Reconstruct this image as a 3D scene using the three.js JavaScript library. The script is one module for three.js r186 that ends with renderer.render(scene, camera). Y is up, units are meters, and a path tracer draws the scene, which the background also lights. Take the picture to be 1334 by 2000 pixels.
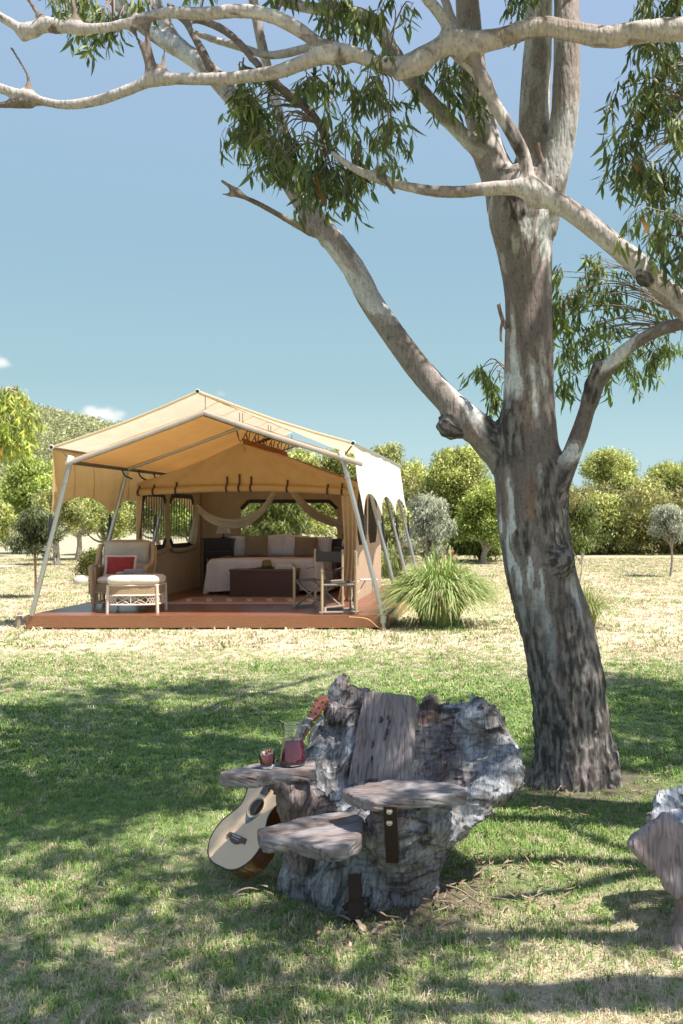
import * as THREE from 'three';
import { mergeGeometries } from 'three/addons/utils/BufferGeometryUtils.js';
import { RoundedBoxGeometry } from 'three/addons/geometries/RoundedBoxGeometry.js';

// ---------------------------------------------------------------- camera, sky, sun, exposure
const scene = new THREE.Scene();
const F = 1950, CX = 985, CY = 1010, EYE = 1.65;          // lens in pixels of the 1334 x 2000 photograph, eye height in metres
const camera = new THREE.PerspectiveCamera(2 * Math.atan(1000 / F) * 180 / Math.PI, 1334 / 2000, 0.1, 2500);
camera.position.set(0, EYE, 0);
camera.lookAt(0, EYE, -10);
camera.setViewOffset(1334, 2000, -(CX - 667), -(CY - 1000), 1334, 2000);   // shifted lens: the tent front stays parallel to the picture
camera.focus = 5.3; camera.userData.fStop = 6.3;
const renderer = new THREE.WebGLRenderer({ antialias: true });
renderer.toneMapping = THREE.LinearToneMapping;
renderer.toneMappingExposure = 2.6;
renderer.shadowMap.enabled = true;

const SUN = new THREE.Vector3(0.40, 0.88, 0.18).normalize();
const sun = new THREE.DirectionalLight(new THREE.Color(1, 0.94, 0.85), 3.7);
sun.name = 'sun'; sun.position.copy(SUN).multiplyScalar(60); sun.target.position.set(0, 0, 0);
sun.castShadow = true; sun.shadow.mapSize.set(4096, 4096);
Object.assign(sun.shadow.camera, { left: -40, right: 40, top: 40, bottom: -40, near: 1, far: 140 });
sun.position.add(new THREE.Vector3(0, 0, -12)); sun.target.position.set(0, 0, -12);
scene.add(sun, sun.target);

// ---------------------------------------------------------------- random numbers and noise
function rng(seed) { let a = seed >>> 0; return () => { a = (a + 0x6d2b79f5) | 0; let t = Math.imul(a ^ (a >>> 15), 1 | a); t = (t + Math.imul(t ^ (t >>> 7), 61 | t)) ^ t; return ((t ^ (t >>> 14)) >>> 0) / 4294967296; }; }
const PERM = new Uint8Array(512); { const r = rng(7), p = [...Array(256).keys()]; for (let i = 255; i > 0; i--) { const j = Math.floor(r() * (i + 1)); [p[i], p[j]] = [p[j], p[i]]; } for (let i = 0; i < 512; i++) PERM[i] = p[i & 255]; }
const GX = new Float32Array(256), GY = new Float32Array(256), GZ = new Float32Array(256);
{ const r = rng(11); for (let i = 0; i < 256; i++) { const z = r() * 2 - 1, a = r() * 6.2831853, s = Math.sqrt(1 - z * z); GX[i] = s * Math.cos(a); GY[i] = s * Math.sin(a); GZ[i] = z; } }
function noise(x, y, z) {
  const fx = Math.floor(x), fy = Math.floor(y), fz = Math.floor(z), X = fx & 255, Y = fy & 255, Z = fz & 255;
  x -= fx; y -= fy; z -= fz;
  const u = x * x * x * (x * (x * 6 - 15) + 10), v = y * y * y * (y * (y * 6 - 15) + 10), w = z * z * z * (z * (z * 6 - 15) + 10);
  const A = PERM[X] + Y, B = PERM[X + 1] + Y;
  const g = (h, a, b, c) => GX[h] * a + GY[h] * b + GZ[h] * c;
  const aa = PERM[A] + Z, ab = PERM[A + 1] + Z, ba = PERM[B] + Z, bb = PERM[B + 1] + Z;
  const l = (a, b, t) => a + (b - a) * t;
  return 1.5 * l(l(l(g(PERM[aa], x, y, z), g(PERM[ba], x - 1, y, z), u), l(g(PERM[ab], x, y - 1, z), g(PERM[bb], x - 1, y - 1, z), u), v),
    l(l(g(PERM[aa + 1], x, y, z - 1), g(PERM[ba + 1], x - 1, y, z - 1), u), l(g(PERM[ab + 1], x, y - 1, z - 1), g(PERM[bb + 1], x - 1, y - 1, z - 1), u), v), w);
}
const fbm = (x, y, z, n = 3) => { let s = 0, a = 0.6; for (let i = 0; i < n; i++) { s += a * noise(x, y, z); a *= 0.5; x = x * 2.03 + 5.1; y = y * 2.03 + 1.7; z = z * 2.03 + 9.3; } return s; };
const clamp = (x, a = 0, b = 1) => Math.min(b, Math.max(a, x)), smooth = (a, b, x) => { const t = clamp((x - a) / (b - a)); return t * t * (3 - 2 * t); }, lerp = (a, b, t) => a + (b - a) * t;
const mix3 = (a, b, t) => [lerp(a[0], b[0], t), lerp(a[1], b[1], t), lerp(a[2], b[2], t)];

// ---------------------------------------------------------------- sky: clear air with two small clouds
{
  const W = 3072, H = 1536, d = new Float32Array(W * H * 4);
  const E = 2.45, stops = [[-90, .40, .38, .32], [-4, .5, .55, .5], [0, .55, .725, .735], [3, .495, .69, .735], [8, .375, .575, .655], [15, .322, .502, .64], [22, .342, .495, .675], [29, .365, .49, .72], [50, .37, .49, .74], [90, .34, .47, .76]].map(([d, ...c]) => [d, ...c.map(x => x / E)]);
  const cloudsAt = [[200, 812, .021, .0085, 1], [178, 806, .009, .007, .9], [218, 818, .011, .005, .8], [3, 711, .009, .0055, .9], [-20, 708, .014, .008, .9], [432, 770, .005, .003, .25]].map(([u, v, w, h, s]) => {
    const x = (u - CX) / F, y = (CY - v) / F; return [Math.atan2(-1, x), Math.atan2(y, Math.hypot(x, 1)), w, h, s];
  });
  for (let r = 0; r < H; r++) {
    const el = ((r + .5) / H - .5) * Math.PI, deg = el * 180 / Math.PI;
    let k = 0; while (k < stops.length - 2 && deg > stops[k + 1][0]) k++;
    const a = stops[k], b = stops[k + 1], t = smooth(a[0], b[0], deg) * .5 + clamp((deg - a[0]) / (b[0] - a[0])) * .5;
    const c = [lerp(a[1], b[1], t), lerp(a[2], b[2], t), lerp(a[3], b[3], t)];
    for (let q = 0; q < W; q++) {
      const az = ((q + .5) / W - .5) * 2 * Math.PI, o = (r * W + q) * 4;
      let m = 0; const cs = Math.sin(el) * SUN.y + Math.cos(el) * (Math.cos(az) * SUN.x + Math.sin(az) * SUN.z), au = 1 + 1.5 * Math.exp(-Math.acos(clamp(cs, -1, 1)) / .36);   // broad glow round the sun, added above the view to lift the shade
      if (el > .06 && el < .2 && az < -1.5 && az > -2.3) {
        for (const [ca, ce, w, h, s] of cloudsAt) {
          const dx = (az - ca) / w, dy = (el - ce) / (el < ce ? h * .6 : h), rr = Math.hypot(dx, dy) + .45 * fbm(az * 130, el * 190, 3.3, 3);
          m = Math.max(m, s * smooth(1.05, .45, rr));
        }
      }
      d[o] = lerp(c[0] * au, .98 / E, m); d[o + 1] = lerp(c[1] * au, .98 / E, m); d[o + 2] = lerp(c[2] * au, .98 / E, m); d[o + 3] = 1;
    }
  }
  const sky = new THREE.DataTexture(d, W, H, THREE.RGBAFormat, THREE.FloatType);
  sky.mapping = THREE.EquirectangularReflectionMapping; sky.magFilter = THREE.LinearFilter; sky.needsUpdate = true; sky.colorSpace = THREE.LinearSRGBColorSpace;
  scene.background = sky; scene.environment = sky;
}

// ---------------------------------------------------------------- helpers
const V = (x, y, z) => new THREE.Vector3(x, y, z);
const at = (u, v, D) => V((u - CX) / F * D, EYE - (v - CY) / F * D, -D);          // a point of the place from where the photo shows it and how far off it is
const ground = (u, v) => { const D = EYE * F / (v - CY); return V((u - CX) / F * D, 0, -D); };
const taken = {};
function numbered(n) { const k = taken[n] = (taken[n] ?? -1) + 1; return k ? `${n}_${String(k).padStart(3, '0')}` : n; }
function tag(o, label, category, group, kind) {
  if (label) o.userData.label = label; if (category) o.userData.category = category; if (group) o.userData.group = group; if (kind) o.userData.kind = kind;
  o.traverse(c => { if (c.isMesh) c.castShadow = c.receiveShadow = true; });
  return o;
}
function thing(name, label, category, pos = [0, 0, 0], turn = 0, group) {
  const o = new THREE.Group(); o.name = numbered(name); o.position.set(...pos); o.rotation.y = turn; scene.add(o);
  return tag(o, label, category, group);
}
const clean = g => { const h = g.index ? g.toNonIndexed() : g; for (const k of Object.keys(h.attributes)) if (!['position', 'normal', 'uv', 'color'].includes(k)) h.deleteAttribute(k); return h; };
function merged(list) {
  list = list.map(clean);
  const col = list.some(g => g.attributes.color);
  for (const g of list) {
    if (!g.attributes.normal) g.computeVertexNormals();
    if (!g.attributes.uv) g.setAttribute('uv', new THREE.BufferAttribute(new Float32Array(g.attributes.position.count * 2), 2));
    if (col && !g.attributes.color) g.setAttribute('color', new THREE.BufferAttribute(new Float32Array(g.attributes.position.count * 3).fill(1), 3));
  }
  return list.length === 1 ? list[0] : mergeGeometries(list);
}
function part(name, geos, mat, parent, extra = {}) {
  const m = geos.isMesh ? geos : new THREE.Mesh(Array.isArray(geos) ? merged(geos) : geos, mat);
  m.name = parent === scene ? numbered(name) : name; m.castShadow = m.receiveShadow = true; Object.assign(m.userData, extra); parent.add(m); return m;
}
const moved = (g, x = 0, y = 0, z = 0, rx = 0, ry = 0, rz = 0) => g.applyMatrix4(new THREE.Matrix4().compose(V(x, y, z), new THREE.Quaternion().setFromEuler(new THREE.Euler(rx, ry, rz)), V(1, 1, 1)));
function box(w, h, d, x = 0, y = 0, z = 0, rx = 0, ry = 0, rz = 0, r = 0) {
  const g = r ? new RoundedBoxGeometry(w, h, d, 2, r) : new THREE.BoxGeometry(w, h, d);
  if (!r) { const p = g.attributes.position, n = g.attributes.normal, uv = g.attributes.uv; for (let i = 0; i < p.count; i++) { const ax = Math.abs(n.getX(i)), ay = Math.abs(n.getY(i)); uv.setXY(i, ax > .5 ? p.getZ(i) : p.getX(i), ay > .5 ? p.getZ(i) : p.getY(i)); } }
  return moved(g, x, y, z, rx, ry, rz);
}
function bar(a, b, r, seg = 8, r2 = r) {       // round bar between two points
  const A = Array.isArray(a) ? V(...a) : a, B = Array.isArray(b) ? V(...b) : b, d = B.clone().sub(A), L = d.length();
  const g = new THREE.CylinderGeometry(r2, r, L, seg, 1);
  g.applyQuaternion(new THREE.Quaternion().setFromUnitVectors(V(0, 1, 0), d.normalize())); g.translate((A.x + B.x) / 2, (A.y + B.y) / 2, (A.z + B.z) / 2); return g;
}
function beam(a, b, w, h, up = V(0, 1, 0)) {   // square bar between two points
  const A = Array.isArray(a) ? V(...a) : a, B = Array.isArray(b) ? V(...b) : b, z = B.clone().sub(A), L = z.length(); z.normalize();
  const x = up.clone().cross(z).normalize(), y = z.clone().cross(x);
  const g = box(w, h, L); g.applyMatrix4(new THREE.Matrix4().makeBasis(x, y, z)); g.translate((A.x + B.x) / 2, (A.y + B.y) / 2, (A.z + B.z) / 2); return g;
}
function tube(pts, rad, seg = 8, closed = true) {   // tapered tube through points; rad: number or one per point
  pts = pts.map(p => Array.isArray(p) ? V(...p) : p);
  const n = pts.length, pos = [], uv = [], idx = []; let nrm = null, len = 0;
  for (let i = 0; i < n; i++) {
    const t = pts[Math.min(n - 1, i + 1)].clone().sub(pts[Math.max(0, i - 1)]).normalize();
    if (!nrm) nrm = (Math.abs(t.y) < .9 ? V(0, 1, 0) : V(1, 0, 0)).cross(t).normalize(); else nrm.sub(t.clone().multiplyScalar(nrm.dot(t))).normalize();
    const bi = t.clone().cross(nrm), r = typeof rad === 'number' ? rad : rad[i]; if (i) len += pts[i].distanceTo(pts[i - 1]);
    for (let k = 0; k <= seg; k++) { const a = k / seg * 6.2831853; pos.push(pts[i].x + r * (Math.cos(a) * nrm.x + Math.sin(a) * bi.x), pts[i].y + r * (Math.cos(a) * nrm.y + Math.sin(a) * bi.y), pts[i].z + r * (Math.cos(a) * nrm.z + Math.sin(a) * bi.z)); uv.push(k / seg, len); }
  }
  const w = seg + 1;
  for (let i = 0; i < n - 1; i++) for (let k = 0; k < seg; k++) { const a = i * w + k; idx.push(a, a + 1, a + w, a + 1, a + w + 1, a + w); }
  if (closed) for (const [i, flip] of [[0, 1], [n - 1, 0]]) { const c = pos.length / 3; pos.push(pts[i].x, pts[i].y, pts[i].z); uv.push(.5, 0); for (let k = 0; k < seg; k++) { const a = i * w + k; flip ? idx.push(c, a + 1, a) : idx.push(c, a, a + 1); } }
  const g = new THREE.BufferGeometry(); g.setAttribute('position', new THREE.Float32BufferAttribute(pos, 3)); g.setAttribute('uv', new THREE.Float32BufferAttribute(uv, 2)); g.setIndex(idx); g.computeVertexNormals(); return g;
}
const spline = (pts, n) => new THREE.CatmullRomCurve3(pts.map(p => Array.isArray(p) ? V(...p) : p), false, 'centripetal').getPoints(n);
function sheet(nu, nv, f) {                    // surface from f(u, v) -> [x, y, z], u and v from 0 to 1
  const pos = [], uv = [], idx = [];
  for (let j = 0; j <= nv; j++) for (let i = 0; i <= nu; i++) { const p = f(i / nu, j / nv); pos.push(p[0], p[1], p[2]); uv.push(p[3] ?? i / nu, p[4] ?? j / nv); }
  for (let j = 0; j < nv; j++) for (let i = 0; i < nu; i++) { const a = j * (nu + 1) + i; idx.push(a, a + 1, a + nu + 1, a + 1, a + nu + 2, a + nu + 1); }
  const g = new THREE.BufferGeometry(); g.setAttribute('position', new THREE.Float32BufferAttribute(pos, 3)); g.setAttribute('uv', new THREE.Float32BufferAttribute(uv, 2)); g.setIndex(idx); g.computeVertexNormals(); return g;
}
function lathe(pts, seg = 24, x = 0, y = 0, z = 0) { const g = new THREE.LatheGeometry(pts.map(p => new THREE.Vector2(p[0], p[1])), seg); g.translate(x, y, z); return g; }
function mat(c, rough = .8, extra = {}) { const m = new THREE.MeshPhysicalMaterial({ roughness: rough, side: THREE.DoubleSide, ...extra }); m.color.setRGB(...c); return m; }
function tex(n, f, rep = 1, srgb = false) {    // grey or colour texture from f(u, v), tiling
  const d = new Uint8Array(n * n * 4);
  for (let j = 0; j < n; j++) for (let i = 0; i < n; i++) { const c = f(i / n, j / n), o = (j * n + i) * 4, g = typeof c === 'number'; for (let k = 0; k < 3; k++) d[o + k] = 255 * clamp(g ? c : c[k]); d[o + 3] = 255; }
  const t = new THREE.DataTexture(d, n, n); t.wrapS = t.wrapT = THREE.RepeatWrapping; t.magFilter = THREE.LinearFilter; t.minFilter = THREE.LinearMipmapLinearFilter; t.repeat.set(rep, rep); if (srgb) t.colorSpace = THREE.SRGBColorSpace; t.needsUpdate = true; return t;
}
const torus = (u, v, k, s) => { const a = u * 6.2831853, b = v * 6.2831853; return noise(Math.cos(a) * k + s, Math.sin(a) * k + Math.cos(b) * k, Math.sin(b) * k + s * 2.3); };   // noise that tiles
const cottonMap = tex(256, (u, v) => .86 + .07 * torus(u, v, .6, 1) + .05 * torus(u, v, 3, 2) + .04 * ((Math.floor(u * 256) + Math.floor(v * 256)) % 2) + .05 * torus(u, v, 14, 5), 1);
const weaveMap = tex(128, (u, v) => { const a = Math.floor(u * 16), b = Math.floor(v * 16); const s = (a + b) % 2 ? Math.sin((u * 16 - a) * Math.PI) : Math.sin((v * 16 - b) * Math.PI); return .35 + .65 * s; }, 1);
const woodMap = tex(512, (u, v) => { const g = torus(u, v, .35, 3) * .8; const w = Math.sin((v * 26 + g * 5 + torus(u, v, 1.1, 8) * .8) * 6.28) * .5 + .5; return .62 + .3 * w * w + .14 * torus(u * 1, v * 1, 9, 4); }, 1);

// ---------------------------------------------------------------- ground: one sheet out to the horizon
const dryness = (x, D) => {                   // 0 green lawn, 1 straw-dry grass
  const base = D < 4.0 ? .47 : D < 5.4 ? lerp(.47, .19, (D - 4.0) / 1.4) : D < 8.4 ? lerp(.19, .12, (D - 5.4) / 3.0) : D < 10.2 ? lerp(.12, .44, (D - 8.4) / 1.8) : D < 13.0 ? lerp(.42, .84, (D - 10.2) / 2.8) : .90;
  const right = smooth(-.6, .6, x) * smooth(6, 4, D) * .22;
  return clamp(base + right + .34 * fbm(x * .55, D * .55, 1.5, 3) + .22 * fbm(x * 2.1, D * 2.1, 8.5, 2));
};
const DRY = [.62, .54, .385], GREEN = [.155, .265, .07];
const height = (x, z) => {                    // lawn level with slight hollows, paddock swelling far off
  const D = -z, near = .016 * fbm(x * .8, z * .8, 4.4, 2);
  return near * smooth(40, 20, Math.hypot(x, D)) + smooth(70, 160, D) * (1.2 + 2.2 * smooth(0, -80, x));
};
{
  const nx = 230, nz = 340, pos = [], col = [], uv = [], idx = [];
  for (let j = 0; j <= nz; j++) for (let i = 0; i <= nx; i++) {
    const s = i / nx * 2 - 1, t = j / nz, x = -2 + Math.sign(s) * (13 * Math.abs(s) + 900 * Math.pow(Math.abs(s), 7)), z = 14 - (60 * t + 1000 * Math.pow(t, 9)), D = -z;
    pos.push(x, height(x, z), z); uv.push(x / 2.7, z / 2.7);
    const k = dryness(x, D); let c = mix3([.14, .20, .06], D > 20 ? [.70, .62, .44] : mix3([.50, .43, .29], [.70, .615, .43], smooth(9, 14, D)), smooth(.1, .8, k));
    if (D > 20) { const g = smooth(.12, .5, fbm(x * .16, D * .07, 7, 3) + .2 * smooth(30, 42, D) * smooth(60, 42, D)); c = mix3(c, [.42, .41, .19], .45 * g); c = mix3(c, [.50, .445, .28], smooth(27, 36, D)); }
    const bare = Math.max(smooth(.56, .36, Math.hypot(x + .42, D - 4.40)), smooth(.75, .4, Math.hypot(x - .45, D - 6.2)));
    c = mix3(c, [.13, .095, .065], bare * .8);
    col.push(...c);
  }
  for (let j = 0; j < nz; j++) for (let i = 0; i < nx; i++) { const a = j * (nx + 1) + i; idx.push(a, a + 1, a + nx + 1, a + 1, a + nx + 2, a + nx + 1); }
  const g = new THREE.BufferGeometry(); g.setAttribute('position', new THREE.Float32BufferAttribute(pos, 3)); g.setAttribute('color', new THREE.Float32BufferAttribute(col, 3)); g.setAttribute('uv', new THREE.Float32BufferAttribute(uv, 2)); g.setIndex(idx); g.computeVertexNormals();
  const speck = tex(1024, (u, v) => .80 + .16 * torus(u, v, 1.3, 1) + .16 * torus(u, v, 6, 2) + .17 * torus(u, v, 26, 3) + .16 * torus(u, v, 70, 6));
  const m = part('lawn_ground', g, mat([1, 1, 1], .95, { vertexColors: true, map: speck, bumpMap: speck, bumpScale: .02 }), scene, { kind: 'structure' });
  m.userData.label = 'dry lawn and paddock running back to the tree line';
  // a pale dirt track that crosses the paddock on the left
  const tr = sheet(60, 3, (u, v) => { const x = -60 + u * 44, c = 33 + 1.2 * Math.sin(u * 4) - 3 * smooth(.75, 1, u) * 0, z = -(c + (v - .5) * (2.6 + .4 * noise(u * 9, v, 1))); return [x, height(x, z) + .03 + .02 * (1 - Math.abs(v - .5)), z, x / 3, z / 3]; });
  part('dirt_track', tr, mat([.68, .6, .47], .95, { map: speck }), scene, { kind: 'structure', label: 'pale dirt track crossing the paddock left of the tent' });
}
// ---------------------------------------------------------------- grass blades
{
  const r = rng(5);
  const tuft = (n, spread, len, wid, lay) => {
    const pos = [], nor = [], idx = [];
    for (let k = 0; k < n; k++) {
      const a = r() * 6.28, d = spread * Math.sqrt(r()), x = Math.cos(a) * d, z = Math.sin(a) * d, b = r() * 6.28, l = len * (.5 + .8 * r()), ln = lay * (.3 + r()), w = wid * (.6 + .7 * r());
      const dx = Math.cos(b), dz = Math.sin(b), sx = -dz * w, sz = dx * w, o = pos.length / 3;
      const h1 = l * .55, h2 = l * Math.max(.35, 1 - ln * .6), o1 = l * ln * .3, o2 = l * ln;
      pos.push(x - sx, 0, z - sz, x + sx, 0, z + sz, x - sx * .75 + dx * o1, h1, z - sz * .75 + dz * o1, x + sx * .75 + dx * o1, h1, z + sz * .75 + dz * o1, x + dx * o2, h2, z + dz * o2);
      const nl = Math.hypot(1, .8); for (let q = 0; q < 5; q++) nor.push(-dx * .35 / nl, .93, -dz * .35 / nl);
      idx.push(o, o + 1, o + 3, o, o + 3, o + 2, o + 2, o + 3, o + 4);
    }
    const g = new THREE.BufferGeometry(); g.setAttribute('position', new THREE.Float32BufferAttribute(pos, 3)); g.setAttribute('normal', new THREE.Float32BufferAttribute(nor, 3)); g.setIndex(idx); g.computeVertexNormals(); return g;
  };
  const gm = mat([1, 1, 1], .75, { specularIntensity: .3 });
  const blocked = (x, D) => (x > -7.05 && x < -1.7 && D > 14.6 && D < 21) || Math.hypot(x - .45, D - 6.25) < .3 || Math.hypot(x + .5, D - 4.45) < .24;
  const lay = (name, label, d0, d1, dens, geos, sc, jitter) => {
    const mats = geos.map(() => []), cols = geos.map(() => []), q = new THREE.Quaternion(), e = new THREE.Euler(), c = new THREE.Color(), M = new THREE.Matrix4();
    const area = .74 * (d1 * d1 - d0 * d0) / 2, n = Math.round(area * dens);
    for (let k = 0; k < n; k++) {
      const D = Math.sqrt(d0 * d0 + r() * (d1 * d1 - d0 * d0)), x = (-.54 + r() * .76) * D + (r() - .5) * .8, z = -D;
      if (blocked(x, D)) continue;
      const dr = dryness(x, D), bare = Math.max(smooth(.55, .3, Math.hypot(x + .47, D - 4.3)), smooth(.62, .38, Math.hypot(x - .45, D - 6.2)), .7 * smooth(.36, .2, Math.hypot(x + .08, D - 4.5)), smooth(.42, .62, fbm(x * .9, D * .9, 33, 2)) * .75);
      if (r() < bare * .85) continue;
      const g = Math.floor(r() * geos.length), isDry = r() < dr * .95, s = sc * (.65 + .6 * r()) * (isDry ? .85 : 1) * (.75 + .5 * smooth(-.4, .4, fbm(x * .7, D * .7, 55, 2)));
      e.set((r() - .5) * jitter, r() * 6.28, (r() - .5) * jitter); q.setFromEuler(e);
      M.compose(V(x, height(x, z) - .004, z), q, V(s, s * (.75 + .5 * r()), s)); mats[g].push(M.clone());
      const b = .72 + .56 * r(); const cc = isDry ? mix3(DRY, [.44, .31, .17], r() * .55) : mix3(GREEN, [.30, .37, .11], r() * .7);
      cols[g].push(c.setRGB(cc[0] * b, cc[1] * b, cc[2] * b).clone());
    }
    geos.forEach((g, i) => {
      const im = new THREE.InstancedMesh(g, gm, mats[i].length); mats[i].forEach((m, k) => { im.setMatrixAt(k, m); im.setColorAt(k, cols[i][k]); });
      im.name = numbered(name); tag(im, label, 'grass', null, 'stuff'); scene.add(im);
    });
  };
  lay('lawn_grass', 'short green and straw lawn grass around the stump seats', 2.7, 6.2, 1500, [tuft(14, .034, .036, .0016, .8), tuft(14, .036, .044, .0015, 1.1), tuft(12, .034, .03, .0018, 1.4)], 1, .5);
  lay('lawn_grass', 'short lawn grass between the tree and the tent', 6.2, 12.5, 620, [tuft(13, .05, .042, .0026, .9), tuft(13, .05, .036, .003, 1.3)], 1, .5);
  lay('paddock_grass', 'dry straw grass in front of and beside the tent', 12.5, 40, 130, [tuft(14, .10, .05, .007, 1.1), tuft(12, .11, .045, .008, 1.5)], 1, .5);
}

// ---------------------------------------------------------------- solid shapes: distance fields meshed with sparse surface nets
const segD = (p, s) => {                       // rounded cone; fills s.t and s.d
  const x = p[0] - s.ax, y = p[1] - s.ay, z = p[2] - s.az, t = clamp((x * s.dx + y * s.dy + z * s.dz) / s.dd);
  const ex = x - t * s.dx, ey = y - t * s.dy, ez = z - t * s.dz; s.t = t; s.ex = ex; s.ey = ey; s.ez = ez; return Math.sqrt(ex * ex + ey * ey + ez * ez) - (s.ra + (s.rb - s.ra) * t);
};
const seg = (a, b, ra, rb, o = {}) => ({ ax: a.x, ay: a.y, az: a.z, dx: b.x - a.x, dy: b.y - a.y, dz: b.z - a.z, dd: Math.max(1e-9, a.distanceToSquared(b)), ra, rb, d: segD, ...o });
function tri(A, B, C, r, o = {}) {             // a triangle with thickness
  const ba = B.clone().sub(A), cb = C.clone().sub(B), ac = A.clone().sub(C), n = ba.clone().cross(ac), n2 = n.dot(n), P = V(), pa = V(), pb = V(), pc = V(), t = V();
  const c1 = ba.clone().cross(n), c2 = cb.clone().cross(n), c3 = ac.clone().cross(n), l1 = ba.dot(ba), l2 = cb.dot(cb), l3 = ac.dot(ac);
  return { ...o, corners: [A.toArray(), B.toArray(), C.toArray()], d: (p) => {
    P.set(p[0], p[1], p[2]); pa.subVectors(P, A); pb.subVectors(P, B); pc.subVectors(P, C);
    let q;
    if (Math.sign(c1.dot(pa)) + Math.sign(c2.dot(pb)) + Math.sign(c3.dot(pc)) < 2)
      q = Math.min(t.copy(ba).multiplyScalar(clamp(ba.dot(pa) / l1)).sub(pa).lengthSq(), t.copy(cb).multiplyScalar(clamp(cb.dot(pb) / l2)).sub(pb).lengthSq(), t.copy(ac).multiplyScalar(clamp(ac.dot(pc) / l3)).sub(pc).lengthSq());
    else { const k = n.dot(pa); q = k * k / n2; }
    return Math.sqrt(q) - r;
  } };
}
const smin = (a, b, k) => { const h = Math.max(k - Math.abs(a - b), 0) / k; return Math.min(a, b) - h * h * k * .25; };
// prims: [{d(p, self), limb}], blend k between limbs; disp(p, nearest) is added; returns indexed geometry with which limb each vertex belongs to
function netMesh(prims, lo, hi, cell, k, disp, margin, colour, limbK) {
  prims = [...prims].sort((a, b) => a.limb - b.limb);
  const B = 8, nx = Math.ceil((hi[0] - lo[0]) / cell), ny = Math.ceil((hi[1] - lo[1]) / cell), nz = Math.ceil((hi[2] - lo[2]) / cell), half = B * cell / 2, diag = half * 1.7321;
  const key = (i, j, l) => (i * (ny + 16) + j) * (nz + 16) + l, cells = new Map(), pos = [], col = [], own = [], edges = [];
  const val = new Float32Array(10 * 10 * 10), p = [0, 0, 0];
  let act = [];
  const field = (q) => {
    let best = 1e9, near = null, d = 1e9, cur = -1, m = 1e9;
    for (const s of act) { const x = s.d(q, s); if (x < best) { best = x; near = s; } if (s.limb !== cur) { if (m < 1e8) d = d > 1e8 ? m : smin(d, m, k); cur = s.limb; m = x; } else if (x < m) m = x; }
    if (m < 1e8) d = d > 1e8 ? m : smin(d, m, k);
    if (near && near.ex === undefined) near.ex = 0;
    field.near = near; return d + (Math.abs(d) < margin * 2 + .06 ? disp(q, near) : 0);
  };
  const S = 48, sh = S * cell / 2, sd = sh * 1.7321;   // coarse cubes first, then the blocks in them
  for (let ci = 0; ci < nx; ci += S) for (let cj = 0; cj < ny; cj += S) for (let cl = 0; cl < nz; cl += S) {
  p[0] = lo[0] + ci * cell + sh; p[1] = lo[1] + cj * cell + sh; p[2] = lo[2] + cl * cell + sh;
  const some = prims.filter(s => s.d(p, s) < sd + margin + k + .02); if (!some.length) continue;
  for (let bi = ci; bi < Math.min(nx, ci + S); bi += B) for (let bj = cj; bj < Math.min(ny, cj + S); bj += B) for (let bl = cl; bl < Math.min(nz, cl + S); bl += B) {
    p[0] = lo[0] + bi * cell + half; p[1] = lo[1] + bj * cell + half; p[2] = lo[2] + bl * cell + half;
    let dm = 1e9; const ds = some.map(s => { const d = s.d(p, s); if (d < dm) dm = d; return d; });
    if (dm > diag + margin + k * .3 || dm < -diag - margin - .12) continue;
    act = some.filter((s, i) => ds[i] < dm + 2 * diag + k + .01);
    const N = B + 2;                                  // lattice points of the block and one beyond
    for (let i = 0; i < N; i++) for (let j = 0; j < N; j++) for (let l = 0; l < N; l++) { p[0] = lo[0] + (bi + i) * cell; p[1] = lo[1] + (bj + j) * cell; p[2] = lo[2] + (bl + l) * cell; val[(i * N + j) * N + l] = field(p); }
    for (let i = 0; i < B; i++) for (let j = 0; j < B; j++) for (let l = 0; l < B; l++) {
      let sx = 0, sy = 0, sz = 0, c = 0, mask = 0;
      for (let q = 0; q < 8; q++) if (val[((i + (q & 1)) * N + j + (q >> 1 & 1)) * N + l + (q >> 2)] < 0) mask |= 1 << q;
      if (mask !== 0 && mask !== 255) {
        for (let q = 0; q < 8; q++) for (let ax = 0; ax < 3; ax++) {
          const q2 = q | (1 << ax); if (q2 === q) continue;
          if ((mask >> q & 1) === (mask >> q2 & 1)) continue;
          const a = val[((i + (q & 1)) * N + j + (q >> 1 & 1)) * N + l + (q >> 2)], b = val[((i + (q2 & 1)) * N + j + (q2 >> 1 & 1)) * N + l + (q2 >> 2)], t = a / (a - b);
          sx += (q & 1) + (ax === 0 ? t : 0); sy += (q >> 1 & 1) + (ax === 1 ? t : 0); sz += (q >> 2) + (ax === 2 ? t : 0); c++;
        }
        p[0] = lo[0] + (bi + i + sx / c) * cell; p[1] = lo[1] + (bj + j + sy / c) * cell; p[2] = lo[2] + (bl + l + sz / c) * cell;
        cells.set(key(bi + i + 1, bj + j + 1, bl + l + 1), own.length); pos.push(p[0], p[1], p[2]);
        field(p); const nr = field.near; nr.d(p, nr); own.push(nr.limb); const cc = colour(p, nr); col.push(cc[0], cc[1], cc[2]);
      }
      const v0 = val[(i * N + j) * N + l] < 0;
      if (v0 !== (val[((i + 1) * N + j) * N + l] < 0)) edges.push(bi + i, bj + j, bl + l, 0, v0 ? 1 : 0);
      if (v0 !== (val[(i * N + j + 1) * N + l] < 0)) edges.push(bi + i, bj + j, bl + l, 1, v0 ? 1 : 0);
      if (v0 !== (val[(i * N + j) * N + l + 1] < 0)) edges.push(bi + i, bj + j, bl + l, 2, v0 ? 1 : 0);
    }
  }
  }
  const idx = [];
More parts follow.
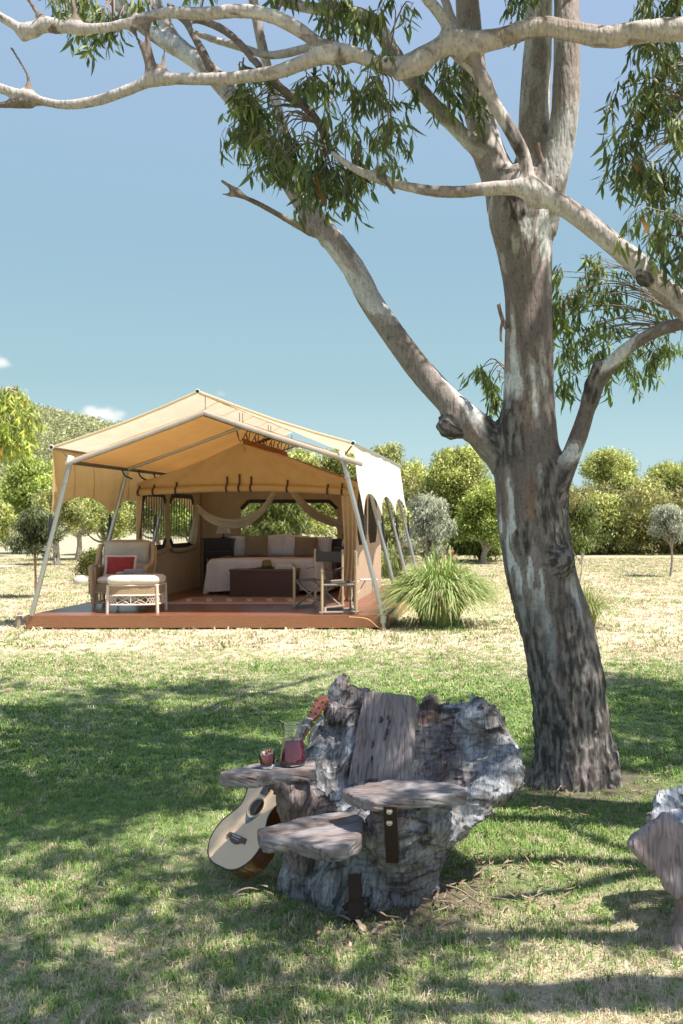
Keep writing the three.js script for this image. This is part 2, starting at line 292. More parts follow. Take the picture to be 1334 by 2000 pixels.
  for (let e = 0; e < edges.length; e += 5) {
    const i = edges[e] + 1, j = edges[e + 1] + 1, l = edges[e + 2] + 1, ax = edges[e + 3]; let a, b, c, d;
    if (ax === 0) { a = key(i, j - 1, l - 1); b = key(i, j, l - 1); c = key(i, j, l); d = key(i, j - 1, l); }
    else if (ax === 1) { a = key(i - 1, j, l - 1); b = key(i - 1, j, l); c = key(i, j, l); d = key(i, j, l - 1); }
    else { a = key(i - 1, j - 1, l); b = key(i, j - 1, l); c = key(i, j, l); d = key(i - 1, j, l); }
    a = cells.get(a); b = cells.get(b); c = cells.get(c); d = cells.get(d);
    if (a === undefined || b === undefined || c === undefined || d === undefined) continue;
    if (edges[e + 4]) idx.push(a, b, c, a, c, d); else idx.push(a, c, b, a, d, c);
  }
  const g = new THREE.BufferGeometry(); g.setAttribute('position', new THREE.Float32BufferAttribute(pos, 3)); g.setAttribute('color', new THREE.Float32BufferAttribute(col, 3)); g.setIndex(idx); g.computeVertexNormals(); g.userData.own = own; return g;
}
function boxMapped(g, pick) {                   // one geometry per limb; uv in metres by the axis a face looks along; normals kept so that no seam shows
  const own = g.userData.own, ix = g.index.array, P = g.attributes.position.array, N = g.attributes.normal.array, C = g.attributes.color.array, by = new Map();
  for (let t = 0; t < ix.length; t += 3) {
    const o = pick ? own[ix[t]] : 0; if (!by.has(o)) by.set(o, { map: new Map(), idx: [], position: [], normal: [], color: [], uv: [] });
    const h = by.get(o), n = [0, 1, 2].map(k => Math.abs(N[ix[t] * 3 + k] + N[ix[t + 1] * 3 + k] + N[ix[t + 2] * 3 + k])), ax = n[1] > n[0] * 1.4 && n[1] > n[2] * 1.4 ? 1 : n[0] > n[2] ? 0 : 2;
    for (let q = 0; q < 3; q++) { const v = ix[t + q], key = v * 3 + ax; let i = h.map.get(key); if (i === undefined) { i = h.map.size; h.map.set(key, i); const x = P[v * 3], y = P[v * 3 + 1], z = P[v * 3 + 2]; h.position.push(x, y, z); h.normal.push(N[v * 3], N[v * 3 + 1], N[v * 3 + 2]); h.color.push(C[v * 3], C[v * 3 + 1], C[v * 3 + 2]); ax === 0 ? h.uv.push(z, y) : ax === 1 ? h.uv.push(x, z) : h.uv.push(x, y); } h.idx.push(i); }
  }
  const out = new Map();
  for (const [o, h] of by) { const m = new THREE.BufferGeometry(); for (const [k, n] of [['position', 3], ['normal', 3], ['color', 3], ['uv', 2]]) m.setAttribute(k, new THREE.Float32BufferAttribute(h[k], n)); m.setIndex(h.idx); out.set(o, m); }
  return pick ? out : out.get(0);
}
function bounds(prims, pad) {
  const lo = [1e9, 1e9, 1e9], hi = [-1e9, -1e9, -1e9];
  for (const s of prims) if (s.corners) for (const P of s.corners) for (let i = 0; i < 3; i++) { lo[i] = Math.min(lo[i], P[i] - pad - .05); hi[i] = Math.max(hi[i], P[i] + pad + .05); }
  for (const s of prims) if (s.ax !== undefined) for (const [P, r] of [[[s.ax, s.ay, s.az], s.ra], [[s.ax + s.dx, s.ay + s.dy, s.az + s.dz], s.rb]]) for (let i = 0; i < 3; i++) { lo[i] = Math.min(lo[i], P[i] - r - pad); hi[i] = Math.max(hi[i], P[i] + r + pad); }
  return [lo, hi];
}
// a weathered slab with an uneven outline: polygon in a frame (origin, x axis, y axis = thickness, z axis)
function slab(outline, thick, frame, opts = {}) {
  const { cell = .0063, rough = .004, colour, round = .007, wane = .006 } = opts, inv = frame.clone().invert(), P = V(), n = outline.length;
  const local = (q) => P.set(q[0], q[1], q[2]).applyMatrix4(inv);
  const d = (q) => {
    local(q); const x = P.x + wane * noise(P.z * 9, P.y * 4, 3 + n), z = P.z + wane * noise(P.x * 9, P.y * 4, 7 + n);
    let dd = 1e9, s = 1;
    for (let i = 0, j = n - 1; i < n; j = i++) {
      const ex = outline[j][0] - outline[i][0], ez = outline[j][1] - outline[i][1], wx = x - outline[i][0], wz = z - outline[i][1], t = clamp((wx * ex + wz * ez) / (ex * ex + ez * ez)), bx = wx - ex * t, bz = wz - ez * t;
      dd = Math.min(dd, bx * bx + bz * bz);
      const c1 = z >= outline[i][1], c2 = z < outline[j][1], c3 = ex * wz > ez * wx; if ((c1 && c2 && c3) || (!c1 && !c2 && !c3)) s = -s;
    }
    const a = s * Math.sqrt(dd) + round, b = Math.abs(P.y) - thick / 2 + round;
    return Math.min(Math.max(a, b), 0) + Math.hypot(Math.max(a, 0), Math.max(b, 0)) - round;
  };
  const lo = [1e9, 1e9, 1e9], hi = [-1e9, -1e9, -1e9];
  for (const [x, z] of outline) for (const y of [-thick, thick]) { const w = V(x, y, z).applyMatrix4(frame).toArray(); for (let i = 0; i < 3; i++) { lo[i] = Math.min(lo[i], w[i] - .03); hi[i] = Math.max(hi[i], w[i] + .03); } }
  const grain = (q) => { local(q); const a = opts.along ?? 0, gx = P.x * Math.cos(a) + P.z * Math.sin(a), gz = -P.x * Math.sin(a) + P.z * Math.cos(a); return [gx, P.y, gz]; };
  const prim = [{ d, limb: 0 }];
  return netMesh(prim, lo, hi, cell, .01, (q) => { const g = grain(q); return rough * (fbm(g[0] * 5, g[1] * 30, g[2] * 34, 2) + .8 * noise(g[0] * 14, g[1] * 20, g[2] * 90)) + (opts.pits ? opts.pits(g) : 0); }, .02, (q) => colour(grain(q)));
}

// ---------------------------------------------------------------- the two gum trees
// noise on a tile: fu and fv waves across it
function noise2(u, v, fu, fv, s) { const w = (a, b) => noise(a * fu + s * 17, b * fv + s * 5, s * 3.7), k = smooth(.8, 1, u), l = smooth(.8, 1, v); return lerp(lerp(w(u, v), w(u - 1, v), k), lerp(w(u, v - 1), w(u - 1, v - 1), k), l); }
// a limb: name and its course as [u, v, distance, width] read off the photograph
function limbPrims(list) {
  const prims = [];
  list.forEach((L, id) => {
    const pts = L.at.map(([u, v, D]) => at(u, v, D)), rad = L.at.map(([, , D, w]) => w / 2 / F * D), n = Math.max(3, Math.round(L.at.length * (L.fine ?? 2))), curve = new THREE.CatmullRomCurve3(pts, false, 'centripetal');
    let s0 = id * 7.3, prev = null, pr = 0; L.pts = []; L.rad = []; const ax = pts[Math.min(pts.length - 1, 12)].clone().sub(pts[0]).normalize();
    for (let i = 0; i <= n; i++) {
      const t = i / n, p = curve.getPoint(t), x = t * (rad.length - 1), k = Math.min(rad.length - 2, Math.floor(x)), r = lerp(rad[k], rad[k + 1], x - k) * (1 + .05 * noise(t * 9, id, 2));
      if (prev) { const l = p.distanceTo(prev); prims.push(seg(prev, p, pr, r, { limb: id, s0, len: l, kind: L.kind, ux: ax.x, uy: ax.y, uz: ax.z })); s0 += l; }
      prev = p; pr = r; L.pts.push(p); L.rad.push(r);
    }
  });
  return prims;
}
const T = 6.25;
const gumLimbs = [
  { name: 'trunk', kind: 'trunk', at: [[1128, 1590, T, 205], [1124, 1545, T, 172], [1122, 1480, T, 158], [1115, 1400, T, 150], [1104, 1300, T, 146], [1084, 1210, T, 140], [1054, 1110, T, 133], [1040, 1010, T, 138], [1034, 940, T, 134], [1027, 860, T, 116], [1032, 770, T, 96], [1033, 690, T, 92], [1033, 600, T, 95], [1027, 510, T, 106], [1018, 430, T, 122], [1016, 385, T, 112]] },
  { name: 'left_limb', kind: 'stem', at: [[1000, 915, T, 63.8], [962, 868, T, 63.8], [925, 828, T, 59.3], [872, 780, 6.27, 51.7], [820, 722, 6.3, 47.9], [770, 655, 6.32, 47.1], [725, 590, 6.35, 47.1], [695, 530, 6.38, 47.1], [655, 475, 6.4, 47.1], [608, 415, 6.42, 44.1], [572, 360, 6.45, 41], [536, 300, 6.48, 38], [498, 245, 6.5, 35.7], [458, 195, 6.53, 34.2], [412, 142, 6.55, 33.4], [365, 105, 6.58, 33.4], [318, 78, 6.6, 31.9], [268, 42, 6.62, 28.9], [225, 0, 6.65, 27.4], [140, -90, 6.7, 24.3], [40, -180, 6.7, 18.2]] },
  { name: 'left_stem', kind: 'stem', at: [[1004, 430, T, 82.8], [980, 360, 6.27, 71.8], [957, 300, 6.3, 64.4], [934, 210, 6.32, 55.2], [922, 120, 6.35, 49.7], [915, 40, 6.38, 46], [908, -60, 6.4, 42.3], [890, -260, 6.4, 33.1], [850, -520, 6.4, 22.1]] },
  { name: 'middle_stem', kind: 'stem', at: [[1036, 430, T, 90], [1042, 350, 6.28, 68], [1044, 260, 6.32, 62], [1046, 180, 6.34, 57], [1050, 100, 6.34, 54], [1054, 0, 6.34, 52], [1060, -160, T, 48], [1090, -420, T, 32]] },
  { name: 'right_stem', kind: 'stem', at: [[1046, 440, T, 78], [1073, 360, 6.2, 64], [1092, 290, 6.18, 58], [1104, 220, 6.16, 54], [1108, 130, 6.16, 53], [1109, 40, 6.16, 52], [1108, -100, 6.3, 50], [1150, -360, 6.3, 34]] },
  { name: 'right_limb', kind: 'stem', at: [[1062, 1090, 6.2, 46.8], [1080, 1000, 6.18, 42.1], [1096, 950, 6.16, 37.4], [1114, 895, 6.15, 34.3], [1134, 840, 6.14, 31.2], [1152, 780, 6.12, 30.4], [1180, 725, 6.1, 31.2], [1224, 680, 6.05, 28.1], [1272, 651, 6.0, 25], [1334, 630, 5.95, 23.4], [1450, 600, 5.9, 20.3], [1600, 520, 5.9, 14]] },
  { name: 'upper_branch', kind: 'stem', at: [[952, 305, 6.25, 34], [912, 272, 6.2, 30.6], [876, 236, 6.15, 28.9], [831, 187, 6.1, 28.1], [790, 138, 6.05, 28.9], [757, 82, 6.0, 32.3], [722, 38, 6.0, 30.6], [665, 20, 6.0, 27.2], [600, 16, 6.0, 23.8], [525, -10, 6.0, 22.1], [400, -60, 6.0, 17]] },
  { name: 'forked_limb', kind: 'stem', at: [[640, 470, 6.5, 32], [600, 395, 6.56, 32], [570, 320, 6.6, 27.2], [546, 230, 6.65, 24], [530, 165, 6.7, 22.4], [512, 90, 6.7, 20.8], [498, 20, 6.7, 19.2], [480, -80, 6.7, 17.6]] },
  { name: 'forked_limb', kind: 'stem', at: [[345, 88, 6.6, 25.5], [325, 50, 6.65, 24.6], [302, 0, 6.7, 22.9], [270, -70, 6.7, 20.4]] },
  { name: 'dead_twig', kind: 'twig', fine: 3, at: [[604, 452, 6.4, 15], [582, 441, 6.4, 13], [545, 420, 6.35, 11], [505, 398, 6.3, 10], [472, 382, 6.28, 9], [455, 368, 6.27, 8], [434, 354, 6.25, 6]] },
  { name: 'dead_twig', kind: 'twig', at: [[462, 377, 6.28, 6], [448, 381, 6.27, 5], [434, 379, 6.25, 3]] },
  { name: 'broken_stub', kind: 'rough', at: [[1152, 778, 6.1, 24], [1162, 735, 6.08, 17], [1168, 712, 6.07, 15]] },
  { name: 'knot', kind: 'rough', at: [[1080, 1098, 6.12, 70], [1098, 1094, 6.08, 50], [1107, 1088, 6.05, 26]] },
  { name: 'knot', kind: 'rough', at: [[1026, 1066, 6.12, 44], [1029, 1040, 6.11, 26]] },
  { name: 'knot', kind: 'rough', at: [[878, 832, 6.24, 46], [890, 838, 6.24, 40]] },
  { name: 'root_flare', kind: 'trunk', at: [[1085, 1490, 6.2, 70], [1058, 1542, 6.12, 46], [1044, 1556, 6.08, 22]] },
  { name: 'root_flare', kind: 'trunk', at: [[1170, 1490, 6.2, 70], [1190, 1536, 6.12, 40], [1210, 1550, 6.1, 22]] },
];
const A5 = 4.95;
const secondLimbs = [
  { name: 'trunk', kind: 'trunk', at: [[1900, 1760, A5, 230], [1890, 1640, A5, 200], [1870, 1400, A5, 185], [1850, 1100, A5, 175], [1830, 800, A5, 165], [1815, 500, A5, 150], [1790, 200, A5, 130], [1770, -100, A5, 105], [1760, -400, A5, 70]] },
  { name: 'long_branch', kind: 'branch', at: [[1812, 420, A5, 68], [1700, 220, A5, 59.5], [1560, 100, A5, 52.7], [1430, 64, A5, 49.3], [1334, 58, A5, 45.9], [1255, 62, A5, 44.2], [1182, 73, A5, 45.9], [1120, 62, A5, 39.9], [1055, 51, A5, 39.9], [985, 72, A5, 36.5], [925, 84, A5, 40.8], [880, 86, A5, 42.5], [838, 106, A5, 37.4], [795, 128, A5, 39.1], [740, 124, A5, 30.6], [690, 104, A5, 29.8], [640, 106, A5, 32.3], [590, 123, A5, 27.2], [540, 141, A5, 25.5], [480, 150, A5, 23.8], [420, 155, A5, 23.8], [360, 155, A5, 22.9], [300, 157, A5, 21.2], [240, 180, A5, 22.1], [180, 199, A5, 22.9], [120, 205, A5, 21.2], [70, 195, A5, 21.2], [0, 172, A5, 20.4], [-80, 150, A5, 17], [-200, 130, A5, 11.9]] },
  { name: 'upper_branch', kind: 'branch', at: [[665, 108, A5, 29.2], [622, 86, A5, 24.9], [580, 56, A5, 24.9], [530, 31, A5, 24.9], [470, 21, A5, 24.9], [400, 27, A5, 24.1], [330, 25, A5, 23.2], [270, 38, A5, 20.6], [220, 52, A5, 18.9], [150, 56, A5, 19.8], [98, 46, A5, 18.1], [55, 62, A5, 17.2], [0, 31, A5, 17.2], [-70, 0, A5, 13.8]] },
  { name: 'rising_branch', kind: 'branch', at: [[905, 92, A5, 37.4], [885, 66, A5, 27.2], [862, 30, A5, 24.6], [832, -6, A5, 22.1], [780, -80, A5, 18.7]] },
  { name: 'low_branch', kind: 'branch', at: [[1850, 1060, A5, 73.9], [1720, 960, A5, 63.4], [1600, 850, A5, 58.1], [1480, 720, A5, 54.6], [1334, 598, A5, 51], [1290, 560, A5, 45.8], [1240, 511, A5, 45.8], [1180, 461, A5, 42.2], [1120, 415, A5, 40.5], [1068, 384, A5, 38.7], [1022, 369, A5, 33.4], [970, 367, A5, 27.3], [900, 375, A5, 24.6], [840, 373, A5, 23.8], [780, 361, A5, 20.2], [728, 345, A5, 17.6], [690, 328, A5, 14.1], [650, 300, A5, 10.6]] },
  { name: 'rising_branch', kind: 'branch', at: [[1046, 386, A5, 37.7], [1032, 345, A5, 27.9], [1023, 305, A5, 27.9], [1000, 260, A5, 29.5], [968, 208, A5, 26.2], [945, 160, A5, 23], [926, 115, A5, 21.3], [905, 84, A5 + .1, 19.7], [880, 30, A5 + .2, 18], [860, -30, A5 + .3, 16.4]] },
  { name: 'side_branch', kind: 'branch', at: [[948, 168, A5, 18], [925, 138, A5 + .08, 19], [890, 108, A5 + .15, 18], [872, 85, A5 + .2, 16]] },
  { name: 'dark_branch', kind: 'twig', at: [[480, 140, 5.1, 18], [520, 150, 5.2, 18], [555, 178, 5.25, 17], [595, 208, 5.3, 16], [622, 240, 5.3, 16], [636, 275, 5.3, 15], [636, 302, 5.3, 12]] },
  { name: 'dark_branch', kind: 'twig', at: [[505, 128, 5.0, 14], [482, 100, 5.1, 15], [455, 72, 5.15, 14], [425, 52, 5.2, 16], [390, 40, 5.25, 12], [345, 28, 5.3, 8]] },
  { name: 'dark_branch', kind: 'twig', at: [[410, 132, 5.1, 17], [395, 100, 5.15, 17], [378, 70, 5.2, 13], [360, 40, 5.25, 12], [330, 10, 5.3, 10]] },
  { name: 'crooked_branch', kind: 'branch', at: [[605, 92, 5.3, 14], [560, 104, 5.35, 15], [520, 108, 5.4, 14], [470, 92, 5.4, 13], [420, 78, 5.4, 11], [375, 62, 5.4, 9]] },
  { name: 'dead_twig', kind: 'twig', fine: 3, at: [[56, 186, A5, 9], [55, 150, A5, 6], [40, 122, A5, 5], [22, 93, A5, 5]] },
  { name: 'dead_twig', kind: 'twig', at: [[298, 148, A5, 8], [288, 118, A5, 6], [276, 92, A5, 5], [258, 55, A5, 5]] },
  { name: 'dead_twig', kind: 'twig', at: [[298, 146, A5, 9], [292, 100, A5, 8], [286, 45, A5, 6]] },
  { name: 'dead_twig', kind: 'twig', at: [[319, 152, A5, 6], [320, 125, A5, 5], [321, 95, A5, 4]] },
  { name: 'broken_stub', kind: 'twig', at: [[60, 198, A5, 14], [30, 205, A5, 12], [-30, 205, A5, 9]] },
  { name: 'broken_stub', kind: 'branch', at: [[60, 58, A5, 18], [50, 68, A5, 16], [47, 73, A5, 12]] },
  { name: 'dead_twig', kind: 'twig', fine: 3, at: [[108, 56, A5, 13], [85, 38, A5, 11], [68, 18, A5, 8], [50, -10, A5, 7]] },
  { name: 'dead_twig', kind: 'twig', at: [[150, 52, A5, 12], [146, 25, A5, 10], [140, -10, A5, 8]] },
  { name: 'dead_twig', kind: 'twig', at: [[770, 376, A5 - .1, 8], [745, 345, A5 - .05, 8], [738, 318, A5, 6], [733, 280, A5, 4]] },
  { name: 'knot', kind: 'rough', at: [[1252, 542, A5 - .06, 20], [1262, 548, A5 - .06, 18]] },
  { name: 'knot', kind: 'branch', at: [[826, 118, A5 - .03, 34], [778, 148, A5 - .03, 20]] },
];
// bark coordinates: stretched along the limb
const grainAt = (p, s, across, along) => { const k = (p[0] * s.ux + p[1] * s.uy + p[2] * s.uz) * (along - across); return [p[0] * across + s.ux * k, p[1] * across + s.uy * k, p[2] * across + s.uz * k]; };
const barkColour = (dark) => (p, s) => {
  const y = p[1], q = grainAt(p, s, 7, 1.7);
  const sp = noise(q[0] * 5, q[1] * 2.5, q[2] * 5), streak = noise(...grainAt(p, s, 55, 6));
  const rough = roughness(p, s), pn = patchNoise(q, p, s), b = 1 + .10 * sp + .12 * streak;
  let c;
  if (s.kind === 'twig') c = mix3([.20, .155, .13], [.34, .28, .24], smooth(-.1, .4, pn + .3 * sp));
  else if (s.kind === 'branch') { c = mix3([.47, .415, .38], [.31, .255, .225], smooth(.12, .16, pn)); c = mix3(c, [.58, .54, .51], smooth(-.26, -.30, pn) * .8); }
  else {
    const up = smooth(1.8, 4.0, y + .5 * noise(q[0] * .5, q[1] * .5, q[2] * .5));
    c = mix3([.17, .138, .13], [.29, .245, .23], up * .75 + .25 * smooth(-.2, .3, noise(q[0] * .7, q[1] * .7, q[2] * .7 + 4)));
    c = mix3(c, mix3([.28, .24, .225], [.44, .40, .38], up), smooth(.02, .04, pn));
    c = mix3(c, [.60, .595, .60], smooth(.155, .17, pn));
    c = mix3(c, [.27, .155, .10], .5 * smooth(.3, .45, noise(q[0] * 1.3 + 9, q[1] * 1.3, q[2] * 1.3)) * (1 - up));
    if (s.kind === 'stem' && s.limb !== 5) c = mix3(c, [.42, .375, .35], .25);
  }
  const hole = smooth(.62, .74, noise(q[0] * 3.2, q[1] * 3.2, q[2] * 3.2 + 40)); c = mix3(c, [.08, .06, .055], hole * .7);
  if (s.kind !== 'branch' || rough > .5) { const fis = fissure(p, s); c = mix3(c, mix3([.075, .064, .06], [.26, .228, .215], smooth(-.35, .5, fis)), rough); }
  return [clamp(c[0] * b), clamp(c[1] * b), clamp(c[2] * b)];
};
const roughness = (p, s) => {
  if (s.kind === 'rough') return 1;
  if (s.kind !== 'trunk' && s.limb !== 1 && s.limb !== 5) return 0;
  let r = smooth(1.45, .75, p[1] + .55 * noise(p[0] * 5, p[1] * 1.3, p[2] * 5));
  for (const [u, v, rr] of [[984, 838, .17], [1086, 960, .15], [1080, 1010, .13], [1026, 1050, .07], [1098, 1085, .12], [990, 1190, .12], [1010, 400, .10]]) { const c = at(u, v, T - .15), d = Math.hypot(p[0] - c.x, (p[1] - c.y) * .6); if (d < rr) r = Math.max(r, smooth(rr, rr * .55, d + .03 * noise(p[0] * 20, p[1] * 20, p[2] * 20))); }
  return r;
};
const patchNoise = (q, p, s) => .72 * noise(q[0] * .85, q[1] * .85, q[2] * .85) + .40 * noise(q[0] * 2.1 + 3, q[1] * 2.1, q[2] * 2.1) + .10 * noise(q[0] * 6, q[1] * 6, q[2] * 6);
const fissure = (p, s) => { const w = .35 * noise(p[0] * 9, p[1] * 6, p[2] * 9), g = grainAt(p, s, 34, 8), h = grainAt(p, s, 66, 20); return noise(g[0] + w, g[1], g[2] + w) + .55 * noise(h[0], h[1], h[2] + 5); };
const barkDisp = (p, s) => {
  const q = grainAt(p, s, 7, 1.7);
  if (s.kind === 'twig') return .0015 * noise(p[0] * 60, p[1] * 60, p[2] * 60);
  const r0 = s.kind === 'trunk' ? .02 : s.kind === 'stem' ? .009 : .006;
  const lump = r0 * noise(q[0] * .55, q[1] * .4, q[2] * .55 + 2) + .4 * r0 * noise(q[0] * 1.6, q[1] * 1.6, q[2] * 1.6);
  const rough = s.kind === 'branch' ? 0 : roughness(p, s), pn = patchNoise(q, p, s);
  let d = lump + .004 * smooth(.15, .17, pn) - .002 * smooth(.02, .05, pn);
  if (s.kind === 'branch') d = lump + .003 * smooth(.10, .16, pn) + .0015 * noise(p[0] * 30, p[1] * 30, p[2] * 30);
  if (rough > 0) d += rough * (.011 * fissure(p, s) + .012 * noise(p[0] * 12, p[1] * 7, p[2] * 12) + .004 * noise(p[0] * 45, p[1] * 25, p[2] * 45));
  return d;
};
const fleck = (u, v, fu, fv, k) => smooth(.12, .5, noise2(u, v, fu, fv, k));
const barkMap = tex(512, (u, v) => { const f = noise2(u, v, 34, 9, 1), g = noise2(u, v, 80, 24, 2), c = 1 - Math.abs(noise2(u, v, 22, 5, 3)); return .6 + .22 * f + .24 * g - .3 * Math.pow(c, 7) - .25 * fleck(u, v, 60, 14, 4); });
const barkMat = mat([1.12, 1.12, 1.12], .88, { vertexColors: true, specularIntensity: .3, map: tex(512, (u, v) => .90 + .13 * noise2(u, v, 60, 15, 5) + .12 * noise2(u, v, 110, 50, 6) - .16 * fleck(u, v, 46, 16, 7) - .22 * fleck(u, v, 75, 60, 8)), bumpMap: barkMap, bumpScale: .007 });
function plantTree(limbs, name, label, cell) {
  const prims = limbPrims(limbs), [lo, hi] = bounds(prims, .06); lo[1] = Math.max(lo[1], -.12);
  const root = thing(name, label, 'tree');
  root.position.copy(limbs[0].pts[0]).setY(0);
  const g = netMesh(prims, lo, hi, cell, .06, barkDisp, .04, barkColour());
  for (const [id, h] of boxMapped(g, true)) { h.translate(-root.position.x, 0, -root.position.z); part(limbs[id].name, h, barkMat, root); }
  return root;
}
const gum = plantTree(gumLimbs, 'gum_tree', 'tall gum tree with mottled grey bark forking above the lawn behind the stump seat', .0088);
// loose curls of bark still hanging on the trunk
for (const [u, v, D, l, ry, rz] of [[978, 618, 6.14, .16, .9, .5], [976, 648, 6.12, .14, 1.2, -.2], [1052, 300, 6.05, .12, .2, .3]]) {
  const g = sheet(6, 10, (a, b) => { const c = (a - .5) * 2.2; return [.022 * Math.sin(c) + .006 * noise(b * 4, u, 1), (b - .5) * l, .014 * Math.cos(c) + .03 * (b - .5) * (b - .5)]; });
  moved(g, 0, 0, 0, 0, ry, rz); const p = at(u, v, D).sub(gum.position); g.translate(p.x, p.y, p.z); part('bark_curl', g, mat([.20, .145, .12], .9), gum);
}
const gum2 = plantTree(secondLimbs, 'gum_tree', 'gum tree whose pale crooked branches cross in front of the forked trunk', .0092);

// ---------------------------------------------------------------- gum leaves
const leafRnd = rng(21);
function leafGeo(len, wid, curl, fold) {
  const n = 4, pos = [], idx = [];
  const prof = [0.12, .85, 1, .62, 0];
  for (let i = 0; i <= n; i++) { const t = i / n, y = -len * (t - .12 * curl * t * t), x = curl * len * .34 * t * t, w = wid * prof[i] / 2, z = curl * .1 * len * Math.sin(t * 3); pos.push(x - w, y, z + fold * w, x, y, z, x + w, y, z + fold * w); }
  for (let i = 0; i < n; i++) for (let k = 0; k < 2; k++) { const a = i * 3 + k; idx.push(a, a + 3, a + 1, a + 1, a + 3, a + 4); }
  const g = new THREE.BufferGeometry(); g.setAttribute('position', new THREE.Float32BufferAttribute(pos, 3)); g.setIndex(idx); g.computeVertexNormals(); return g;
}
function sprayGeo(n, size, droop, leafLen) {   // a hanging twig with leaves
  const r = leafRnd, list = [], L = size * (.8 + .4 * r()), twig = [];
  const a0 = r() * 6.28; for (let i = 0; i <= 5; i++) { const t = i / 5; twig.push(V(Math.cos(a0) * L * .55 * t + .02 * r(), -L * (droop * t * t + (1 - droop) * .25 * t), Math.sin(a0) * L * .55 * t + .02 * r())); }
  const tg = clean(tube(twig, twig.map((_, i) => .0035 - .0005 * i), 4)); tg.deleteAttribute('uv');
  tg.setAttribute('color', new THREE.BufferAttribute(new Float32Array(tg.attributes.position.count * 3).fill(0).map((_, i) => [2.1, 1.2, 1.6][i % 3]), 3)); list.push(tg);
  const c = new THREE.CatmullRomCurve3(twig);
  for (let k = 0; k < n; k++) {
    const t = .12 + .88 * (k + r() * .8) / n, g = clean(leafGeo(leafLen * (.65 + .6 * r()), leafLen * (.165 + .075 * r()), (r() - .5) * 1.5, .35 * r())), p = c.getPoint(Math.min(1, t));
    g.deleteAttribute('uv');
    const out = .35 + .95 * Math.pow(r(), 1.1), yaw = r() * 6.28;
    g.applyMatrix4(new THREE.Matrix4().makeRotationFromEuler(new THREE.Euler(out * (r() - .5) * 2.2, yaw, out * (r() - .5) * 1.4, 'YXZ')));
    g.translate(p.x + (r() - .5) * .07, p.y + (r() - .5) * .04, p.z + (r() - .5) * .07);
    const b = .6 + .75 * r(), young = r() < .12, old = r() < .012, cc = old ? [2.1, .75, .6] : young ? [1.9, 1.65, 1.2] : [b, b, b];
    g.setAttribute('color', new THREE.BufferAttribute(new Float32Array(g.attributes.position.count * 3).map((_, i) => cc[i % 3]), 3)); list.push(g);
  }
  return mergeGeometries(list);
}
const leafMat = mat([1, 1, 1], .55, { vertexColors: true, transmission: .45, thickness: 0, specularIntensity: .6 });
const sprays = [0, 1, 2, 3, 4, 5].map(i => sprayGeo(11 + 2 * i, .19 + .025 * i, .30 + .07 * i, .092 + .006 * (i % 3)));
const LEAF = [.12, .16, .062], LEAFY = [.27, .35, .09];
function addSprays(root, spots, tint = [LEAF, LEAFY], size = 1) {  // spots: [position, scale]
  const r = leafRnd, by = sprays.map(() => []);
  for (const s of spots) by[Math.floor(r() * sprays.length)].push(s);
  by.forEach((list, i) => {
    if (!list.length) return;
    const im = new THREE.InstancedMesh(sprays[i], leafMat, list.length), c = new THREE.Color();
    list.forEach(([p, k], j) => { const s = size * k * (.8 + .45 * r()); im.setMatrixAt(j, new THREE.Matrix4().compose(p.clone().sub(root.position), new THREE.Quaternion().setFromEuler(new THREE.Euler((r() - .5) * .7, r() * 6.28, (r() - .5) * .7)), V(s, s * (.9 + .3 * r()), s))); const q = mix3(tint[0], tint[1], r() * r()), b = .8 + .4 * r(); im.setColorAt(j, c.setRGB(q[0] * b, q[1] * b, q[2] * b)); });
    part('leaf_sprays', im, leafMat, root, { kind: 'stuff' });
  });
}
// masses of leaves: [u, v, half width, half height, distance, sprays, u and v where their twigs spring from]
function leafMasses(root, masses, tint) {
  const r = leafRnd, spots = [], twigs = [];
  for (const [u, v, ru, rv, D, n, fu, fv] of masses) {
    const from = at(fu, fv, D);
    for (let k = 0; k < n; k++) {
      const a = r() * 6.28, d = Math.sqrt(r()), p = at(u + Math.cos(a) * ru * d, v + Math.sin(a) * rv * d - 30, D + (r() - .5) * .5);
      spots.push([p, .82]);
      if (k % 2 === 0) { const m = from.clone().lerp(p, .5).add(V((r() - .5) * .08, .04 + .08 * r(), (r() - .5) * .08)); twigs.push(tube(spline([from, m, p], 7), Array.from({ length: 8 }, (_, i) => 0.0056 - .0005 * i), 5)); }
    }
  }
  addSprays(root, spots, tint);
  if (twigs.length) { const g = merged(twigs); g.translate(-root.position.x, 0, -root.position.z); part('twigs', g, mat([.26, .2, .165], .85), root, { kind: 'stuff' }); }
}
